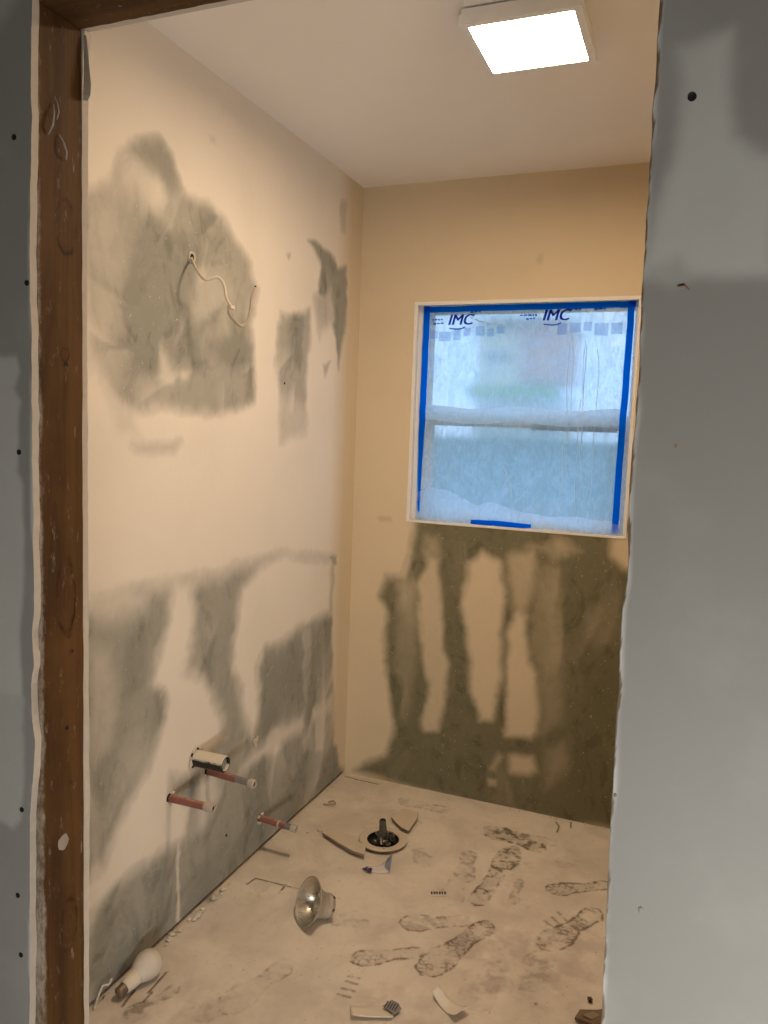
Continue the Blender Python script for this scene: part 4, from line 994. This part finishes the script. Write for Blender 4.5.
add_tube(bm, spline(pts, 4), [.019]*3+[.016]*3+[.0135]*3+[.0125]*3+[.012], 12)
for v in bm.verts:
    a = math.atan2(v.co.y, v.co.x); f = 1+.16*math.sin(5*a+v.co.z*60); v.co.x *= f; v.co.y *= f
obj('twisted_neck', bm, plain('grey_black_twist', (.085,.075,.06), .5, 0, .5, var=.6, scale=60), fg)
bm = add_lathe(bmesh.new(), [(0, .0795), (.0095, .0800), (.0115, .078)], 14, Matrix.Translation((-.007, .010, 0))); obj('neck_opening', bm, M['black'], fg)
for k in range(2):
    a = 2.0+k*math.pi; bm = add_lathe(bmesh.new(), [(0, .021), (.003, .021), (.0045, .018), (.0045, .0145)], 12, Matrix.Translation((.072*math.cos(a), .072*math.sin(a), 0))); obj('flange_bolt', bm, capm, fg)
def flap(poly, h, label, sx, sy):
    poly = [(lambda d: (FC.x+d.x, FC.y+d.y))(Vector((x-FC.x, y-FC.y)).normalized()*max(.093, math.hypot(x-FC.x, y-FC.y))) for x, y in poly]
    cx = sum(q[0] for q in poly)/len(poly); cy = sum(q[1] for q in poly)/len(poly)
    bm = bmesh.new(); q = [(x-cx, y-cy) for x, y in poly]; n = len(q)
    up_ = [bm.verts.new((x, y, h+.004+max(-.004, sx*x+sy*y))) for x, y in q]; md = [bm.verts.new((x, y, h-.003+max(-.004, sx*x+sy*y))) for x, y in q]; dn = [bm.verts.new((x*.72, y*.72, .0006)) for x, y in q]
    for A, B in ((up_, md), (md, dn)):
        for k in range(n): bm.faces.new((A[k], A[(k+1) % n], B[(k+1) % n], B[k]))
    for f_ in bm.faces: f_.material_index = 1  # brown kraft edge, also painting in the shade under the flap
    bm.faces.new(up_); bm.faces.new(dn)
    o = obj('board_flap', bm, plain('dusty_board_flap', (.64,.56,.45), .9, var=.2, scale=40)); o.location = (cx, cy, 0)
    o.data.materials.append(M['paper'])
    tag(o, label, 'board piece', 'broken board pieces by the flange'); return o
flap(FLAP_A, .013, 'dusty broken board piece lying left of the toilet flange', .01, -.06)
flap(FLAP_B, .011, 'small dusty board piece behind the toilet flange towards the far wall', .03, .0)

# ================================================================ scraps on the floor
def sheet(name, poly, mat, label, cat, group, curl, th=.0006, nn=14):
    """thin curled paper: poly is a 4-corner outline a,b,c,d (a-b one long side, d-c the other)"""
    a, b, c, d = [Vector((*q, 0)) for q in poly]; ce = (a+b+c+d)/4; bm = bmesh.new(); T0 = []; T1 = []
    for i in range(nn+1):
        t = i/nn; lo = a.lerp(b, t); hi = d.lerp(c, t); r0 = []; r1 = []
        for j in range(5):
            s = j/4; p = lo.lerp(hi, s)-ce; z = .001+max(0, curl(t, s))
            r0.append(bm.verts.new((p.x, p.y, z))); r1.append(bm.verts.new((p.x, p.y, z+th)))
        T0.append(r0); T1.append(r1)
    for i in range(nn):
        for j in range(4):
            bm.faces.new((T1[i][j], T1[i+1][j], T1[i+1][j+1], T1[i][j+1])); bm.faces.new((T0[i][j], T0[i][j+1], T0[i+1][j+1], T0[i+1][j]))
        bm.faces.new((T0[i][0], T0[i+1][0], T1[i+1][0], T1[i][0])); bm.faces.new((T0[i][4], T1[i][4], T1[i+1][4], T0[i+1][4]))
    for i in (0, nn):
        for j in range(4): bm.faces.new((T0[i][j], T0[i][j+1], T1[i][j+1], T1[i][j]))
    o = obj(name, bm, mat, None, True); o.location = ce
    tag(o, label, cat, group); return o, ce
paperm = plain('dusty_white_paper', (.72,.67,.58), .85, var=.12, scale=30)
inkm = plain('dark_grey_print', (.10,.09,.09), .85, var=.4, scale=90)
purm = plain('purple_print', (.06,.04,.10), .7, var=.3); blum = plain('pale_blue_print_scrap', (.34,.37,.48), .7, var=.3)
# blue and white wrapper near the flange
wr, ce = sheet('wrapper_scrap', [(-.936, 2.298), (-.858, 2.322), (-.872, 2.380), (-.925, 2.318)], plain('lavender_wrapper', (.58,.52,.50), .6, var=.15), 'crumpled blue and white wrapper scrap in front of the flange', 'wrapper', None, lambda t, s: .028*s*t**2 + .012*s*(1-t)**3)
bm = bmesh.new(); add_prism(bm, [(-.048, -.026), (-.012, -.036), (-.016, -.014), (-.034, -.008)], .0045, .0075, lambda x, y: .06*(y+.03)); obj('purple_end', bm, purm, wr)
bm = bmesh.new(); vs = [bm.verts.new(q) for q in ((.018, .010, .012), (.042, -.002, .004), (.030, .055, .040), (.016, .040, .022))]; bm.faces.new(vs)
bmesh.ops.solidify(bm, geom=bm.faces[:], thickness=.0012); obj('blue_end', bm, blum, wr)
# paper strips nearest the door
sa, ce = sheet('paper_strip', [(-.702, 1.676), (-.607, 1.718), (-.628, 1.762), (-.722, 1.712)], paperm, 'flat white paper strip nearest the doorway with a printed end', 'paper', 'paper scraps on the floor', lambda t, s: .006*(1-t)**4+.007*(1-s)**2)
bm = bmesh.new(); add_prism(bm, [(-.645-ce.x, 1.742-ce.y), (-.607-ce.x, 1.728-ce.y), (-.597-ce.x, 1.752-ce.y), (-.612-ce.x, 1.768-ce.y), (-.632-ce.x, 1.772-ce.y)], .0095, .0105); pe = obj('printed_end', bm, plain('bluish_printed_paper', (.30,.29,.31), .8, var=.4, scale=120), sa)
for k in range(5):
    bm = bmesh.new(); x0 = -.640-ce.x+k*.007; y0 = 1.745-ce.y; add_box(bm, x0, x0+.003, y0-.008, y0+.018, .0107, .0112); obj('print_line', bm, inkm, pe)
sheet('paper_strip', [(-.545, 1.836), (-.462, 1.776), (-.436, 1.818), (-.531, 1.857)], paperm, 'curled white paper strip lying right of the flat one', 'paper', 'paper scraps on the floor', lambda t, s: .022*(2*t-1)**2*.9+.004*s)
tk, ce = sheet('sticker_label', [(-.690, 2.262), (-.640, 2.287), (-.652, 2.309), (-.700, 2.284)], paperm, 'tiny white sticker with dark lettering amid the boot prints', 'sticker', None, lambda t, s: .0002, .0004)
for k in range(6):
    bm = bmesh.new(); t = (k+.5)/6.5; x0 = -.690*(1-t)-.640*t-ce.x-.004; y0 = 2.264*(1-t)+2.287*t-ce.y+.004
    add_prism(bm, [(x0, y0), (x0+.005, y0+.0025), (x0-.001+(.002 if k % 2 else 0), y0+.017), (x0-.006, y0+.014)], .0017, .0021); obj('letter', bm, inkm, tk)
# splinter of wood and pebble by the right wall edge
bm = bmesh.new(); add_prism(bm, [(-.036, -.02), (.02, -.035), (.05, .0), (.028, .03), (.012, .022), (-.028, .012)], .0008, .013, lambda x, y: .25*x*.5)
wd = obj('wood_offcut', bm, plain('dirty_offcut', (.20,.15,.10), .9, var=.4, scale=40)); wd.location = (-.150, 1.925, .004); tag(wd, 'dirty broken wood offcut at the foot of the right board edge', 'offcut')
bm = bmesh.new(); add_prism(bm, [(-.018, -.014), (.006, -.02), (.022, .002), (.006, .012)], .0125, .0165); obj('pale_face', bm, plain('offcut_pale_face', (.27,.21,.15), .9, var=.3), wd)
bm = bmesh.new(); lump(bm, (0, 0, .007), .0085, random.Random(2), (1,1,.8)); pb_ = obj('pebble', bm, plain('dark_pebble', (.07,.05,.035), .9)); pb_.location = (-.160, 1.993, 0); tag(pb_, 'small dark pebble on the floor near the right board edge', 'pebble')
bm = bmesh.new(); add_tube(bm, spline([(-.02, -.012, .004), (.012, -.014, .010), (.024, .004, .007), (.010, .016, .012), (-.010, .012, .004)], 5), .0026, 7)
o = obj('curled_shaving', bm, plain('tan_shaving', (.46,.36,.25), .9, var=.3)); o.location = (-1.246, 2.672, 0); tag(o, 'curled tan shaving on the floor by the far corner', 'shaving')
bm = bmesh.new(); add_tube(bm, spline([(0, -.035, .004), (.002, -.022, .03), (.001, -.005, .045), (.006, .010, .040), (.002, .026, .044)], 5), .0026, 7)
o = obj('wire_scrap', bm, plain('white_wire', (.66,.62,.55), .6)); o.location = (-1.303, 1.475, 0); tag(o, 'bent white wire scrap leaning on the left wall near the bulb', 'wire')
# plaster crumbs along the foot of the walls
rng = random.Random(33)
crumb = plain('plaster_crumb', (.68,.62,.53), .95, var=.3, scale=60)
meshes = []
for k in range(5):
    bm = bmesh.new(); q = bmesh.ops.create_icosphere(bm, subdivisions=1, radius=1.0)
    for v in q['verts']: v.co = Vector((v.co.x*rng.uniform(.7, 1.3), v.co.y*rng.uniform(.7, 1.3), v.co.z*rng.uniform(.5, .9)))
    zlo = min(v.co.z for v in bm.verts)
    for v in bm.verts: v.co.z -= zlo
    me = bpy.data.meshes.new('plaster_crumb'); bm.to_mesh(me); bm.free(); me.materials.append(crumb); meshes.append(me)
def crumbs(spots, label, group):
    for i, (x, y, s) in enumerate(spots):
        o = bpy.data.objects.new('plaster_crumb', meshes[i % 5]); COL.objects.link(o)
        o.location = (x, y, .0002); o.scale = (s, s, s*.8); o.rotation_euler = (0, 0, rng.uniform(0, 6.28))
        tag(o, label, 'crumb', group)
crumbs([(XL+rng.uniform(.010, .026), rng.uniform(1.70, 2.06), rng.uniform(.004, .010)) for k in range(14)] + [(XL+.024, 1.865, .015), (XL+.020, 1.895, .011), (XL+.026, 1.845, .009), (XL+.018, 1.955, .012), (XL+.018, 2.01, .010)], 'white plaster crumb along the foot of the left wall beside the bulb', 'crumbs at the left wall')
crumbs([(XL+rng.uniform(.010, .020), rng.uniform(2.30, 2.85), rng.uniform(.003, .006)) for k in range(8)], 'plaster crumb along the left wall near the far corner', 'crumbs in the far corner')
crumbs([(rng.uniform(-.75, -.12), YB-rng.uniform(.010, .022), rng.uniform(.004, .008)) for k in range(10)], 'plaster crumb along the foot of the olive far wall', 'crumbs at the far wall')
crumbs([(-1.19+.035*math.cos(k*1.7), 2.46+.02*math.sin(k*2.3), rng.uniform(.004, .009)) for k in range(5)], 'plaster crumb at the pointed end of the left broken board piece', 'crumbs by the flange')
